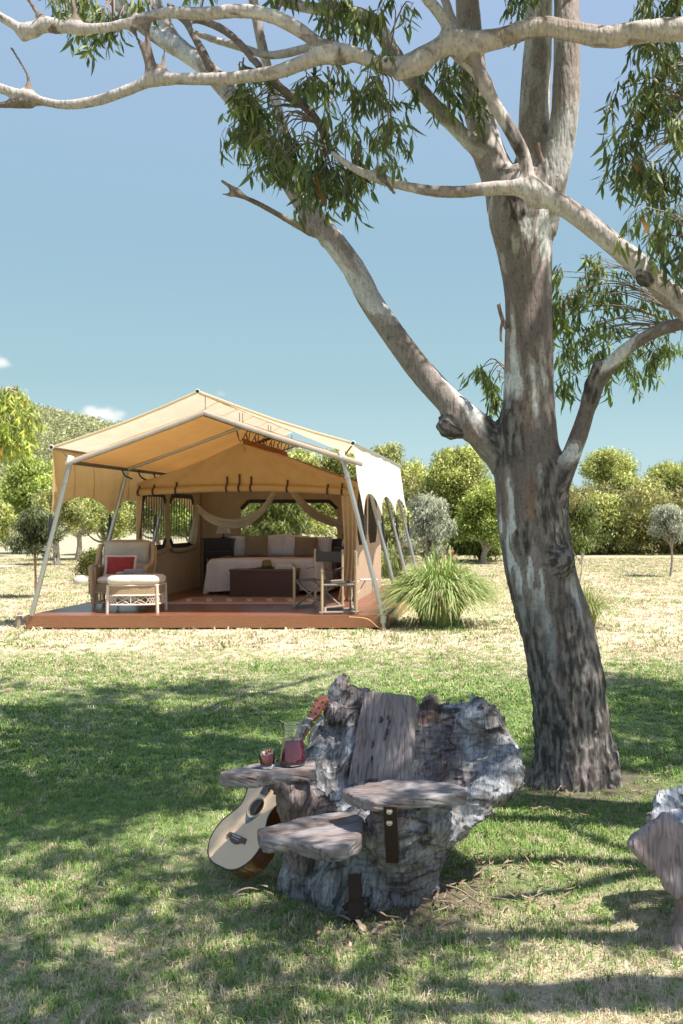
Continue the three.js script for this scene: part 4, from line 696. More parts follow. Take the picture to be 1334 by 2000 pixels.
{ // deck
  const deck = thing('timber_deck', 'low red brown timber deck under the safari tent', 'deck', [DL, 0, Z(0)]);
  const w = DR - DL, n = 46, bw = 6.45 / n, r = rng(8), mats = [.85, 1, 1.12, .94].map(k => { const m = M.deckWood.clone(); m.color.multiplyScalar(k); return m; });
  for (let i = 0; i < n; i++) { const g = box(w - .02, .028, bw - .006, w / 2, FLOOR - .014, -(i + .5) * bw - .03); const uv = g.attributes.uv, o = r() * 5; for (let k = 0; k < uv.count; k++) uv.setXY(k, uv.getX(k) * .35 + o, uv.getY(k) * 2.5 + o * 3); part('deck_board', g, mats[Math.floor(r() * 4)], deck); }
  const fas = (g) => { const uv = g.attributes.uv; for (let k = 0; k < uv.count; k++) uv.setXY(k, uv.getX(k) * .3, uv.getY(k) * 1.3); return g; };
  part('fascia', fas(box(w, .178, .03, w / 2, .115, -.012)), M.fasciaWood, deck);
  part('fascia', fas(box(.03, .178, 6.4, -.018, .115, -3.25)), M.fasciaWood, deck); part('fascia', fas(box(.03, .178, 6.4, w + .018, .115, -3.25)), M.fasciaWood, deck);
  const js = []; for (let i = 0; i < 6; i++) for (let j = 0; j < 3; j++) js.push(box(.1, .16, .1, .3 + i * (w - .6) / 5, .05, -.45 - j * 2.7)); part('stumps', js, mat([.2, .16, .13], .9), deck, { kind: 'stuff' });
  const post = thing('pole_socket', 'galvanised pipe socket at the front right corner of the deck', 'pipe fitting', [PX(750), 0, Z(-.06)]);
  part('pipe', [bar([0, -.1, 0], [0, .2, 0], .028, 12), bar([0, .1, 0], [0, .205, 0], .05, 12)], M.steel, post);
  part('cord', tube(spline([[0, .03, .03], [-.07, -.01 + .05, .04], [-.22, .16, .03], [-.5, .195, .02]], 12), .006, 5), mat([.62, .38, .16], .8), post);
}
const tent = thing('safari_tent', 'tan canvas safari tent with a cream fly roof and scalloped side flaps', 'tent', [RIDGE, FLOOR, Z(0)]);
const tent3 = (name, geos, m, extra) => { const g = merged(Array.isArray(geos) ? geos : [geos]); g.translate(-tent.position.x, -tent.position.y, -tent.position.z); return part(name, g, m, tent, extra); };
const POSTS = [0, 2.2, 4.4, 6.6], eL = PX(102), eR = PX(690), eLy = PY(874), eRy = PY(866), rx = PX(387), ry = PY(765), back = 6.75;
{ // fly roof: two slopes with a little sag
  const slope = (x0, y0, x1, y1) => sheet(30, 40, (u, v) => { const sag = -.05 * Math.sin(u * Math.PI) - .035 * Math.sin(u * Math.PI) * Math.pow(Math.abs(Math.sin(v * Math.PI * 3)), .7); return [lerp(x0, x1, u), lerp(y0, y1, u) + sag + .010 * noise(u * 9, v * 12, 3) + .012 * noise(u * 3 + v * 5, (u - v) * 14, 6) * smooth(0, .2, u) * smooth(1, .8, u), Z(v * back), lerp(x0, x1, u) * 1.2, v * back * 1.2]; });
  tent3('fly_roof', slope(eL, eLy, rx, ry), M.fly); tent3('fly_roof', slope(rx, ry, eR, eRy), M.fly);
  for (const t of [1.1, 2.2, 3.3, 4.4, 5.5]) for (const [x0, y0, x1, y1] of [[eL, eLy, rx, ry], [rx, ry, eR, eRy]]) tent3('roof_seam', sheet(24, 2, (u, v) => { const w = t / back, sag = -.05 * Math.sin(u * Math.PI) - .035 * Math.sin(u * Math.PI) * Math.pow(Math.abs(Math.sin(w * Math.PI * 3)), .7); return [lerp(x0, x1, u), lerp(y0, y1, u) + sag - .016 + .010 * noise(u * 9, w * 12, 3), Z(t + (v - .5) * .05), u, v]; }), M.fly);
  for (const [a, b] of [[[eL, eLy, Z(0)], [rx, ry, Z(0)]], [[rx, ry, Z(0)], [eR, eRy, Z(0)]]]) { const A = V(...a), B = V(...b); tent3('fly_hem', tube([A, A.clone().lerp(B, .25).add(V(0, -.028, 0)), A.clone().lerp(B, .5).add(V(0, -.042, 0)), A.clone().lerp(B, .75).add(V(0, -.03, 0)), B], .022, 8), M.fly); }
  for (const [x, y] of [[eL, eLy], [rx, ry], [eR, eRy]]) { tent3('fly_pole', bar([x, y, Z(.03)], [x, y, Z(back)], .026, 10), M.steel); tent3('pole_cap', bar([x, y, Z(-.035)], [x, y, Z(.03)], .03, 14), M.black); tent3('cap_ring', new THREE.TorusGeometry(.031, .006, 6, 16).translate(x, y, Z(-.03)), M.white); }
}
{ // side flaps with scalloped lower edge, tied down to the poles
  const flap = (x0, y0, xt, yt, apex) => sheet(132, 14, (u, v) => { const t = u * 6.6, k = (t / 2.2) % 1, s = Math.min(k, 1 - k) * 2, low = yt + apex * Math.pow(Math.sin(Math.min(1, s) * Math.PI / 2), .62), y = lerp(y0, low, v), f = (y0 - y) / (y0 - yt); return [lerp(x0, xt, f) + .018 * noise(t * 1.4, y * 2, 4) + .05 * Math.sin(f * Math.PI) * (xt > -4 ? -.3 : .5), y, Z(t), t * 1.2, y * 1.2]; });
  tent3('side_flap', flap(eR, eRy, PX(712), PY(1010), .37), M.valance); tent3('side_flap', flap(eL, eLy, PX(99), PY(1008), .30), M.gable);
}
for (const t of [.73, 1.46, 2.93, 3.66]) tent3('flap_seam', sheet(2, 10, (u, v) => { const k = (t / 2.2) % 1, q = Math.min(k, 1 - k) * 2, low = PY(1008) + .30 * Math.pow(Math.sin(q * Math.PI / 2), .62), y = lerp(eLy, low, v), f = (eLy - y) / (eLy - PY(1008)); return [lerp(eL, PX(99), f) + .018 * noise(t * 1.4, y * 2, 4) + .025 * Math.sin(f * Math.PI) + .006, y, Z(t + (u - .5) * .035), u, v]; }), M.gable);
{ // poles, inner roof on its frames
  const iL = PX(138), iLy = PY(903), iR = PX(668), iRy = PY(893), ix = PX(400), iy = PY(806);
  POSTS.forEach((t, i) => {
    for (const s of [0, 1]) {
      const foot = s ? V(PX(748), t ? 0 : FLOOR, Z(t)) : V(PX(62), FLOOR, Z(t)), head = s ? V(iR, iRy + .02, Z(t)) : V(iL, iLy + .02, Z(t));
      if (s && t) foot.x += .04;
      tent3('tent_pole', [bar(foot, head, .034, 12), bar(foot.clone().lerp(head, .86), foot.clone().lerp(head, .875), .041, 12)], M.steel);
      if (i === 0) tent3('pole_bracket', box(.075, .11, .075, head.x, head.y + .02, head.z + .012, 0, 0, s ? .25 : -.25, .01), M.white);
      const tip = s ? [PX(712), PY(1006), Z(t)] : [PX(99), PY(1004), Z(t)], q = foot.clone().lerp(head, .47);
      tent3('tie_strap', tube([tip, [lerp(tip[0], q.x, .35), lerp(tip[1], q.y, .35), tip[2]], [q.x + (s ? .03 : -.03), q.y, q.z]], [.016, .024, .014], 6), M.black);
    }
    const pipe = i === 2 ? M.darkSteel : M.steel;
    tent3('roof_pole', bar([iL, iLy, Z(t)], [ix, iy, Z(t)], .03, 10), pipe); tent3('roof_pole', bar([ix, iy, Z(t)], [iR, iRy, Z(t)], .03, 10), pipe);
  });
  tent3('roof_pole', bar([iL, iLy, Z(0)], [iL, iLy, Z(6.6)], .03, 10), M.darkSteel); tent3('roof_pole', bar([iR, iRy, Z(0)], [iR, iRy, Z(6.6)], .03, 10), M.darkSteel); tent3('roof_pole', bar([ix, iy - .03, Z(0)], [ix, iy - .03, Z(6.6)], .03, 10), M.darkSteel);
  const slope = (x0, y0, x1, y1) => sheet(24, 40, (u, v) => [lerp(x0, x1, u), lerp(y0, y1, u) + .04 - .03 * Math.sin(u * Math.PI) * Math.abs(Math.sin(v * Math.PI * 1.64)) + .008 * noise(u * 7, v * 9, 2), Z(v * 6.6 - .02), u * 2.4, v * 7]);
  tent3('inner_roof', slope(iL, iLy, ix, iy), M.inner); tent3('inner_roof', slope(ix, iy, iR, iRy), M.inner);
  const hem = (x0, y0, x1, y1) => sheet(40, 10, (u, v) => { const a = v * 4.4 - .6, x = lerp(x0, x1, u), y = lerp(y0, y1, u) - .012 * Math.sin(u * Math.PI); return [x, y - .012 + .05 * Math.sin(a) + .006 * noise(u * 30, v * 3, 1), Z(-.02 - .035 * Math.cos(a) * .9), x * 2, v]; });
  tent3('roof_hem', hem(iL - .06, iLy - .02, ix, iy), M.hem); tent3('roof_hem', hem(ix, iy, iR + .3, iRy - .10), M.hem);
  for (const [u, v, y2] of [[401, 774, 800], [468, 806, 828], [474, 807, 829], [524, 830, 845], [529, 832, 847], [570, 850, 858]]) tent3('hanging_cord', bar(tp(u, v, .05), tp(u, y2, .05), .005, 5), M.rope);
  tent3('guy_cord', bar(tp(122, 882, 0), tp(139, 900, 0), .008, 6), M.rope); tent3('guy_cord', bar(tp(687, 871, 0), tp(672, 890, 0), .012, 6), M.rope);
}
const WL = -6.27, WR = -2.55, WT = 2.24, TF = 2.5, TB = 5.95, GX0 = -4.53, GY0 = 2.93;
function wallShape(w, h, holes, gable) {
  const s = new THREE.Shape(); s.moveTo(0, 0); s.lineTo(w, 0); s.lineTo(w, h); if (gable) s.lineTo(gable[0], gable[1]); s.lineTo(0, h); s.closePath();
  for (const [x, y, a, b, r] of holes) { const p = new THREE.Path(); p.moveTo(x + r, y); p.lineTo(x + a - r, y); p.lineTo(x + a, y + r); p.lineTo(x + a, y + b - r); p.lineTo(x + a - r, y + b); p.lineTo(x + r, y + b); p.lineTo(x, y + b - r); p.lineTo(x, y + r); p.closePath(); s.holes.push(p); }
  return s;
}
const octa = (x, y, w, h, r) => [[x + r, y], [x + w - r, y], [x + w, y + r], [x + w, y + h - r], [x + w - r, y + h], [x + r, y + h], [x, y + h - r], [x, y + r], [x + r, y]];
{ // canvas walls with their windows
  const wallGeo = (sh, f) => { const g = new THREE.ExtrudeGeometry(sh, { depth: .006, bevelEnabled: false }), p = g.attributes.position; for (let i = 0; i < p.count; i++) p.setXYZ(i, ...f(p.getX(i), p.getY(i), p.getZ(i))); g.computeVertexNormals(); return g; };
  const left = (a, y, o = 0) => [WL + o, FLOOR + y, Z(TF + a)], backw = (a, y, o = 0) => [WL + a, FLOOR + y, Z(TB) + o], right = (a, y, o = 0) => [WR + o, FLOOR + y, Z(TF + a)];
  const H = WT - FLOOR, wl = [[.12, .9, 1.16, .95, .13], [1.55, .9, 1.38, .95, .13]], wb = [[.84, .72, 1.98, 1.05, .16]], wr = [[.12, .95, 1.2, 1.0, .2], [1.5, .95, 1.3, 1.0, .2]];
  tent3('side_wall', wallGeo(wallShape(TB - TF, H, wl), (a, y, o) => left(a, y, o)), M.wall);
  tent3('back_wall', wallGeo(wallShape(WR - WL, H, wb, [GX0 - WL, GY0 - FLOOR]), (a, y, o) => backw(a, y, o)), M.wall);
  tent3('side_wall', wallGeo(wallShape(TB - TF, H, wr), (a, y, o) => right(a, y, o)), M.outer);
  const frame = (w, f, m, wd) => tent3('window_frame', octa(...w).slice(0, -1).map((p, i) => { const q = octa(...w)[i + 1], c = [w[0] + w[2] / 2, w[1] + w[3] / 2], k = wd, A = p, B = q; return beam(V(...f(A[0], A[1], .012)), V(...f(B[0], B[1], .012)), .02, k); }), m);
  const pane = (w, f, m, name) => { const s = new THREE.Shape(); octa(...w).forEach((p, i) => i ? s.lineTo(...p) : s.moveTo(...p)); const g = new THREE.ShapeGeometry(s), p = g.attributes.position; for (let i = 0; i < p.count; i++) p.setXYZ(i, ...f(p.getX(i), p.getY(i), .003)); tent3(name, g, m); };
  wl.forEach(w => { frame(w, left, M.black, .085); pane(w, left, M.clear, 'window_screen'); tent3('rolled_flap', tube(spline([0, .25, .5, .75, 1].map(k => left(w[0] + w[2] * k, w[1] - .05 - .05 * Math.sin(k * 3.14) + (k - .5) * .04, .05)), 12), .045, 8), M.wall);
    for (let k = 0; k < 9; k++) { const a = w[0] + w[2] * (k + .5 + .3 * noise(k, 1, 1)) / 9; tent3('screen_crease', tube([left(a, w[1] + w[3] - .02, .008), left(a - .03 + .02 * noise(k, 2, 3), w[1] + w[3] * .4, .01), left(a - .05, w[1] + .06, .008)], [.010, .007, .003], 4), M.mesh, { kind: 'stuff' }); } });
  wb.forEach(w => frame(w, backw, M.black, .075)); wb.forEach(w => pane(w, backw, mat([.5, .5, .45], .4, { transparent: true, opacity: .06 }), 'window_screen'));
  wr.forEach(w => pane(w, right, M.mesh, 'window_screen'));
  // seams and corner pole
  tent3('wall_seam', [bar(left(TB - TF - .02, .02, .02), left(TB - TF - .02, H, .02), .016, 6), bar([WR - .02, FLOOR, Z(TB) + .02], [WR - .02, WT, Z(TB) + .02], .016, 6)], M.wall);
  // roof of the tent room
  const slope = (x0, y0, x1, y1) => sheet(20, 20, (u, v) => [lerp(x0, x1, u), lerp(y0, y1, u) - .06 * Math.sin(u * Math.PI) + .01 * noise(u * 8, v * 8, 6), Z(TF - .02 + v * (TB - TF + .04)), u * 2.2, v * 4]);
  tent3('room_roof', slope(WL - .02, WT, GX0, GY0), M.roomTop); tent3('room_roof', slope(GX0, GY0, WR + .02, WT), M.roomTop);
  tent3('ridge_flap', sheet(30, 4, (u, v) => [GX0 + .03 + .05 * v + .012 * Math.sin(u * 60), GY0 + .08 - .24 * v + .02 * noise(u * 8, v, 2), Z(TF - .05 + u * 3.6), u * 5, v]), cloth([.30, .155, .08], 0));
  for (let i = 0; i < 6; i++) { const t = TF + .05 + i * .62; tent3('bungee_loop', tube(spline([[GX0 - .05, GY0 + .10, Z(t)], [GX0 - .09, GY0 + .25, Z(t)], [GX0 - .02, PY(815, 0) - .17, Z(t)], [GX0 + .12, GY0 + .28, Z(t + .1)], [GX0 + .10, GY0 + .06, Z(t + .1)]], 14), .009, 5), M.rope); }
  for (let i = 0; i < 5; i++) { const t = 1.9 + i * .75; tent3('bungee_loop', tube(spline([[PX(138) + .02, PY(903), Z(t)], [PX(138) + .06, PY(903) - .10, Z(t)], [WL + .02, WT + .05, Z(t + .2)]], 8), .014, 5), M.black); }
  tent3('bungee_loop', tube(spline([[PX(672), PY(905), Z(TF)], [WR + .16, WT + .22, Z(TF)], [WR + .06, WT + .1, Z(TF)], [WR - .02, WT + .04, Z(TF)]], 8), .018, 5), M.black);
  // gable over the open front, its rolled door and straps
  const gw = WR - WL + .04;
  tent3('front_gable', sheet(48, 20, (u, v) => { const x = WL - .02 + gw * u, k = x < GX0 ? (x - WL + .02) / (GX0 - WL + .02) : (WR + .02 - x) / (WR + .02 - GX0), top = WT + (GY0 - WT) * k - .10 * Math.sin(k * Math.PI) * .5, low = WT - .13 + .06 * Math.sin(u * Math.PI), y = lerp(top, low, v), pl = .014 * Math.sin((x - GX0) / Math.max(.08, GY0 + .1 - y) * 9) * (1 - v * .5); return [x, y, Z(TF - .03) + pl + .02 * v, x * 1.5, y * 1.5]; }), M.gable);
  tent3('rolled_door', tube(Array.from({ length: 25 }, (_, i) => { const u = i / 24; return V(WL + gw * u, WT - .17 + .075 * Math.sin(u * Math.PI), Z(TF - .09)); }), Array.from({ length: 25 }, (_, i) => .058 + .006 * noise(i * .7, 1, 1)), 10), M.gable);
  for (const [u, l] of [[271, .2], [300, .2], [344, .24], [443, .34], [467, .40], [490, .34], [561, .26], [640, .2], [668, .24]]) { const x = PX(u, TF - .1), uu = (x - WL) / gw, y = WT - .17 + .075 * Math.sin(uu * Math.PI); tent3('door_strap', sheet(2, 14, (a, b) => { const g = b * 4.2 - .4; return b < .6 ? [x + (a - .5) * .036, y + .064 * Math.sin(g * 1.1 - 1.6), Z(TF - .09) + .066 * Math.cos(g * 1.1 - 1.6) + .004] : [x + (a - .5) * .036, y + .064 + (b - .6) * (l - .12) * 1.6, Z(TF - .03) + .05 - .01 * b]; }), M.strap); }
  // hanging door curtain on the right, narrow flap on the left
  tent3('door_curtain', sheet(40, 30, (u, v) => { const y = lerp(WT - .06, FLOOR + .02, v), tie = .62 + .38 * Math.pow(Math.abs(v - .62) / .62, 1.4), x = WR + .03 - .40 * (1 - u) * tie * (.72 + .28 * v), f = .035 * Math.sin(u * 21 + 2 * v) * (.3 + v); return [x, y, Z(TF - .05) + f, x * 2, y * 2]; }), M.curtain);
  tent3('door_curtain', sheet(10, 20, (u, v) => { const y = lerp(WT - .02, FLOOR + .02, v); return [WL - .05 + .13 * u * (1 - .35 * Math.sin(v * 3.1)), y, Z(TF - .03) + .02 * Math.sin(u * 8), u, y * 2]; }), M.curtain);
  tent3('door_binding', tube(spline([[WL + .09, WT - .12, Z(TF - .05)], [WL + .05, 1.6, Z(TF - .05)], [WL + .02, 1.2, Z(TF - .05)], [WL + .02, FLOOR, Z(TF - .05)]], 12), .012, 5), M.black);
}
{ // swagged bed net
  const net = thing('bed_net', 'beige netting swagged across the tent above the bed', 'bed net', [RIDGE, FLOOR, Z(5)]);
  const swag = (pts, r0, name) => { const c = spline(pts.map(([u, v, t]) => tp(u, v, t)), 24), gs = []; for (let k = 0; k < 5; k++) gs.push(tube(c.map((p, i) => p.clone().add(V(0, (k - 2) * r0 * .5 * (.6 + .4 * Math.sin(i / 24 * 3.14)), .012 * Math.sin(i * .5 + k * 2)))), c.map((_, i) => r0 * (.55 + .15 * Math.sin(i * .3 + k))), 7)); const g = merged(gs); g.translate(-net.position.x, -net.position.y, -net.position.z); part(name, g, M.net, net); };
  swag([[386, 990, 5.4], [405, 1008, 5.2], [432, 1020, 5.0], [462, 1024, 4.8], [492, 1014, 4.5], [516, 992, 4.2], [536, 960, 4]], .06, 'swag'); swag([[570, 958, 4], [590, 982, 4.2], [612, 1003, 4.6], [640, 1017, 5], [660, 1022, 5.2], [680, 1021, 5.4]], .06, 'swag');
  const tail = sheet(8, 16, (u, v) => { const p = tp(lerp(386, 374, v) + (u - .5) * lerp(3, 17, Math.pow(v, .7)), lerp(990, 1062, v), 5.2); return [p[0], p[1], p[2] + .04 * Math.sin(u * 12), u, v]; }); tail.translate(-net.position.x, -net.position.y, -net.position.z); part('tail', tail, M.net, net);
}
{ const s = thing('wooden_stake', 'short weathered wooden stake in the grass left of the deck', 'stake', ground(34, 1228).toArray()); part('post', tube(spline([[0, -.1, 0], [.02, .12, 0], [.05, .25, 0]], 6), [.034, .036, .034, .033, .034, .036, .03], 9), mat([.42, .34, .25], .9, { map: woodMap }), s); part('cord', new THREE.TorusGeometry(.04, .008, 6, 14).rotateX(1.4).translate(.04, .19, 0), mat([.6, .55, .45], .9), s); }
{ const s = thing('boulder', 'pale boulder beside the small bush behind the armchair', 'rock', ground(157, 1142).toArray()); const g = new THREE.IcosahedronGeometry(.15, 4), p = g.attributes.position; for (let i = 0; i < p.count; i++) { const k = 1 + .22 * noise(p.getX(i) * 6, p.getY(i) * 6, p.getZ(i) * 6); p.setXYZ(i, p.getX(i) * k * 1.1, p.getY(i) * k * .8 + .1, p.getZ(i) * k); } const h = clean(g); h.computeVertexNormals(); part('stone', h, mat([.5, .47, .42], .95), s); }

// ---------------------------------------------------------------- furniture in and in front of the tent
function cushion(w, h, d, puff = .5, pinch = .06, seed = 1, n = 18) {   // centred, flat in xy, thickness d in z
  const f = (s) => sheet(n, n, (u, v) => { const x = u * 2 - 1, y = v * 2 - 1, e = Math.pow((1 - Math.pow(Math.abs(x), 3)) * (1 - Math.pow(Math.abs(y), 3)), puff), px = x * (1 - pinch * (1 - y * y)), py = y * (1 - pinch * (1 - x * x)); return [px * w / 2, py * h / 2, s * (d / 2 * e + .012 * noise(x * 2.5 + seed, y * 2.5, seed) * e), u * w * 3, v * h * 3]; });
  const a = f(1), b = f(-1); const ix = b.index.array; for (let i = 0; i < ix.length; i += 3) { const t = ix[i]; ix[i] = ix[i + 1]; ix[i + 1] = t; } b.computeVertexNormals(); return merged([a, b]);
}
const wicker = mat([.56, .40, .24], .7, { bumpMap: weaveMap, bumpScale: .004, map: weaveMap }), cane = mat([.40, .27, .16], .6), paleCane = mat([.68, .58, .47], .6), cream = mat([.74, .68, .57], .95, { map: cottonMap }), taupe = mat([.52, .45, .37], .95, { map: cottonMap });
const wk = (g, s = 14) => { const uv = g.attributes.uv; for (let i = 0; i < uv.count; i++) uv.setXY(i, uv.getX(i) * s, uv.getY(i) * s); return g; };
{ // wicker armchair, facing the camera and turned a little to its left
  const c = thing('wicker_armchair', 'wicker armchair with beige cushions at the left end of the deck', 'armchair', [PX(240, 1.35), FLOOR, Z(1.35)], .16);
  part('seat_frame', wk(box(.72, .14, .66, 0, .33, 0, 0, 0, 0, 0)), wicker, c);
  for (const s of [-1, 1]) {
    part('side_panel', wk(box(.035, .36, .62, s * .39, .46, .02)), wicker, c);
    part('front_panel', wk(box(.11, .42, .035, s * .385, .45, .335)), wicker, c);
    part('arm', tube(spline([[s * .40, 1.0, -.30], [s * .42, .84, -.24], [s * .42, .70, -.12], [s * .42, .665, .06], [s * .42, .655, .30], [s * .40, .60, .36], [s * .385, .4, .355], [s * .38, .2, .35]], 24), .034, 8), cane, c);
    part('leg', bar([s * .36, .3, .33], [s * .37, 0, .33], .026, 10), cane, c); part('leg', bar([s * .36, .3, -.30], [s * .37, 0, -.34], .026, 10), cane, c);
    part('stretcher', bar([s * .37, .09, .33], [s * .37, .09, -.33], .014, 8), cane, c);
    part('slats', Array.from({ length: 6 }, (_, i) => bar([s * .39, .1, -.26 + i * .1], [s * .39, .29, -.26 + i * .1], .008, 6)), cane, c, { kind: 'stuff' });
  }
  part('slats', Array.from({ length: 5 }, (_, i) => bar([-.40 + i * .045, .1, .338], [-.40 + i * .045, .26, .338], .007, 6)), cane, c, { kind: 'stuff' });
  part('apron', [bar([-.38, .1, .34], [.38, .1, .34], .014, 8), bar([-.38, .26, .34], [.38, .26, .34], .014, 8)], cane, c);
  part('back', wk(box(.74, .66, .03, 0, .70, -.35, -.18)), wicker, c);
  part('back_rim', tube(spline([[-.40, .45, -.30], [-.43, .75, -.37], [-.41, .97, -.40], [-.30, 1.035, -.42], [0, 1.045, -.43], [.30, 1.035, -.42], [.41, .97, -.40], [.43, .75, -.37], [.40, .45, -.30]], 30), .028, 8), cane, c);
  part('back_cushion', moved(cushion(.72, .40, .17, .35, .02, 3), 0, .85, -.28, -.16), taupe, c); part('back_cushion', moved(cushion(.70, .26, .17, .35, .02, 5), 0, .575, -.235, -.16), taupe, c);
  part('seat_cushion', moved(cushion(.68, .62, .15, .28, .02, 7), 0, .45, .04, -Math.PI / 2), cream, c);
}
{ const p = thing('cushion', 'red cushion with pink border on the wicker armchair', 'cushion', [PX(238, 1.28), FLOOR + .675, Z(1.22)], .12); part('cover', moved(cushion(.43, .29, .15, .5, .05, 11), 0, 0, 0, -.28), mat([.33, .035, .032], .9, { sheen: .6, map: cottonMap }), p); part('border', moved(cushion(.50, .345, .02, .3, .05, 11), 0, 0, -.005, -.28), mat([.66, .46, .40], .95), p); }
{ // ottoman with its rounded front and lattice apron
  const o = thing('wicker_ottoman', 'wicker ottoman with cream cushion in front of the armchair', 'ottoman', [PX(268, .62), FLOOR, Z(.62)], .10);
  const round = (r, h0, h1) => sheet(40, 3, (u, v) => { const a = u * 6.2832, c = Math.cos(a), s = Math.sin(a), e = .35, x = Math.sign(c) * Math.pow(Math.abs(c), e) * .38 * r, z = Math.sign(s) * Math.pow(Math.abs(s), e) * .28 * r + .07 * Math.max(0, s) * (1 - Math.pow(x / .4, 2)); return [x, lerp(h0, h1, v), z, u * 22, lerp(h0, h1, v) * 14]; });
  part('body', round(1, .27, .42), wicker, o);
  for (const [y, r] of [[.27, .013], [.13, .013], [.42, .012]]) { const ring = round(1, y, y), P = ring.attributes.position; part('rail', tube(Array.from({ length: 41 }, (_, i) => V(P.getX(i), y, P.getZ(i))), r, 7, false), paleCane, o); }
  for (const s of [-1, 1]) for (const z of [-1, 1]) part('leg', bar([s * .355, .42, z * .26], [s * .365, 0, z * .27], .024, 10), paleCane, o);
  const ring = round(.99, .13, .27), P = ring.attributes.position, lat = []; for (let i = 0; i < 40; i++) { if (i % 5 === 0) lat.push(bar([P.getX(i), .13, P.getZ(i)], [P.getX(i), .27, P.getZ(i)], .009, 5)); for (const k of [2, -2]) { const j = (i + k + 40) % 40; lat.push(bar([P.getX(i), .13, P.getZ(i)], [P.getX(j), .27, P.getZ(j)], .006, 5)); } }
  part('lattice', lat, paleCane, o, { kind: 'stuff' });
  part('cushion', [lathe([[0, 0], [.9, .0], [1, .03], [1.03, .07], [1, .11], [.9, .14], [0, .155]], 40)].map(g => { const p = g.attributes.position; for (let i = 0; i < p.count; i++) { const x = p.getX(i), z = p.getZ(i), l = Math.hypot(x, z) || 1, c = x / l, s = z / l, k = l, e = .42; p.setXYZ(i, Math.sign(c) * Math.pow(Math.abs(c), e) * .385 * k, p.getY(i) + .42, Math.sign(s) * Math.pow(Math.abs(s), e) * .29 * k + .07 * k * Math.max(0, s)); } g.computeVertexNormals(); return g; }), cream, o);
}
{ const b = thing('folded_blanket', 'folded grey blanket lying on the ottoman cushion', 'blanket', [PX(262, .78), FLOOR + .577, Z(.80)], .12); const gm = mat([.36, .30, .30], .95, { map: cottonMap }); for (let i = 0; i < 3; i++) part('fold', box(.30 - i * .008, .018, .2, 0, .012 + i * .019, 0, 0, i * .03, 0, .008), gm, b); part('fold', box(.40, .02, .22, -.07, .006, -.06, 0, .05, 0, .008), mat([.47, .41, .42], .95, { map: cottonMap }), b); }
{ // bed
  const x0 = -5.56, x1 = -3.38, t0 = 4.0, t1 = 5.86, bed = thing('double_bed', 'double bed with white bedding at the back of the tent', 'bed', [(x0 + x1) / 2, FLOOR, Z((t0 + t1) / 2)]), w = x1 - x0, d = t1 - t0;
  part('mattress', box(w - .1, .42, d - .06, 0, .40, 0, 0, 0, 0, .07), mat([.78, .77, .78], .9), bed);
  for (const s of [-1, 1]) for (const z of [-1, 1]) part('leg', box(.08, .22, .08, s * (w / 2 - .15), .11, z * (d / 2 - .12)), mat([.06, .035, .025], .6), bed);
  const drape = (name, c, W, top, hem, z0, z1, seed) => part(name, sheet(70, 50, (u, v) => { const s = (u * 2 - 1) * (W / 2 + top - hem), ax = Math.abs(s), sg = Math.sign(s), over = ax - W / 2, zz = lerp(z0, z1, v), front = zz - (d / 2), ruf = .018 * Math.sin(zz * 17 + seed + sg) + .012 * noise(s * 5, zz * 5, seed); let x = s, y = top + .014 * noise(s * 3, zz * 3, seed) - .03 * Math.pow(ax / (W / 2), 6) * (over < 0 ? 1 : 0), z = zz; const r = .09; if (over > -r) { const o = over + r, a = Math.min(o / r, Math.PI / 2); x = sg * (W / 2 - r + r * Math.sin(a)); y = top - r * (1 - Math.cos(a)) - Math.max(0, o - r * Math.PI / 2) - .03 * 0; if (o > r) x += sg * (Math.max(0, o - r) * .14 + ruf * Math.min(1, (o - r) * 4)); } if (front > -.07) { const o = front + .07, a = Math.min(o / .07, Math.PI / 2); z = d / 2 - .07 + .07 * Math.sin(a) + .02 * Math.sin(s * 14) * Math.min(1, o * 2); y -= .07 * (1 - Math.cos(a)) + Math.max(0, o - .11); } return [x, Math.max(y, .012 + .01 * Math.abs(noise(s * 9, zz * 9, 1))), z, s * 2, zz * 2]; }), c, bed);
  drape('duvet', mat([.86, .82, .86], .95, { map: cottonMap }), w, .66, .1, -d / 2 + .62, d / 2 + .56, 2);
  drape('throw', mat([.30, .25, .245], .95, { map: cottonMap }), w + .02, .675, .12, -d / 2 + .42, -d / 2 + 1.0, 6);
  part('headboard', box(w + .1, .9, .05, 0, .55, -d / 2 - .04, 0, 0, 0, .01), mat([.05, .03, .024], .5), bed);
}
const pil = (name, label, u, v, w, h, t, m, seed, ry = 0, rz = 0, cat = 'pillow') => { const p = thing(name, label, cat, [PX(u, t), PY(v, t), Z(t)], ry); part('cover', moved(cushion(w, h, .17, .45, .05, seed), 0, 0, 0, -.22, 0, rz), m, p); };
const linen = mat([.82, .86, 1.0], .95, { map: cottonMap }), hess = mat([.34, .27, .20], .95, { map: cottonMap });  // linen: cool tint of skylight put into the white cloth colour
pil('pillow', 'white pillow at the left end of the bed, half behind a brown cushion', 478, 1067, .62, .43, 5.62, linen, 2, .1);
pil('pillow', 'white pillow left of the gap in the middle of the bed', 531, 1066, .56, .46, 5.58, linen, 4, .12, .10);
pil('pillow', 'white pillow right of the gap in the middle of the bed', 576, 1066, .56, .46, 5.56, linen, 6, -.1, -.08);
pil('pillow', 'white pillow at the right end of the bed beside the vase', 620, 1068, .62, .43, 5.62, linen, 8, -.12);
pil('pillow', 'brown patterned cushion on the left half of the bed', 500, 1067, .47, .44, 5.36, hess, 10, .03, .02, 'cushion');
pil('pillow', 'brown patterned cushion on the right half of the bed', 597, 1069, .47, .42, 5.36, hess, 12, -.03, -.02, 'cushion');
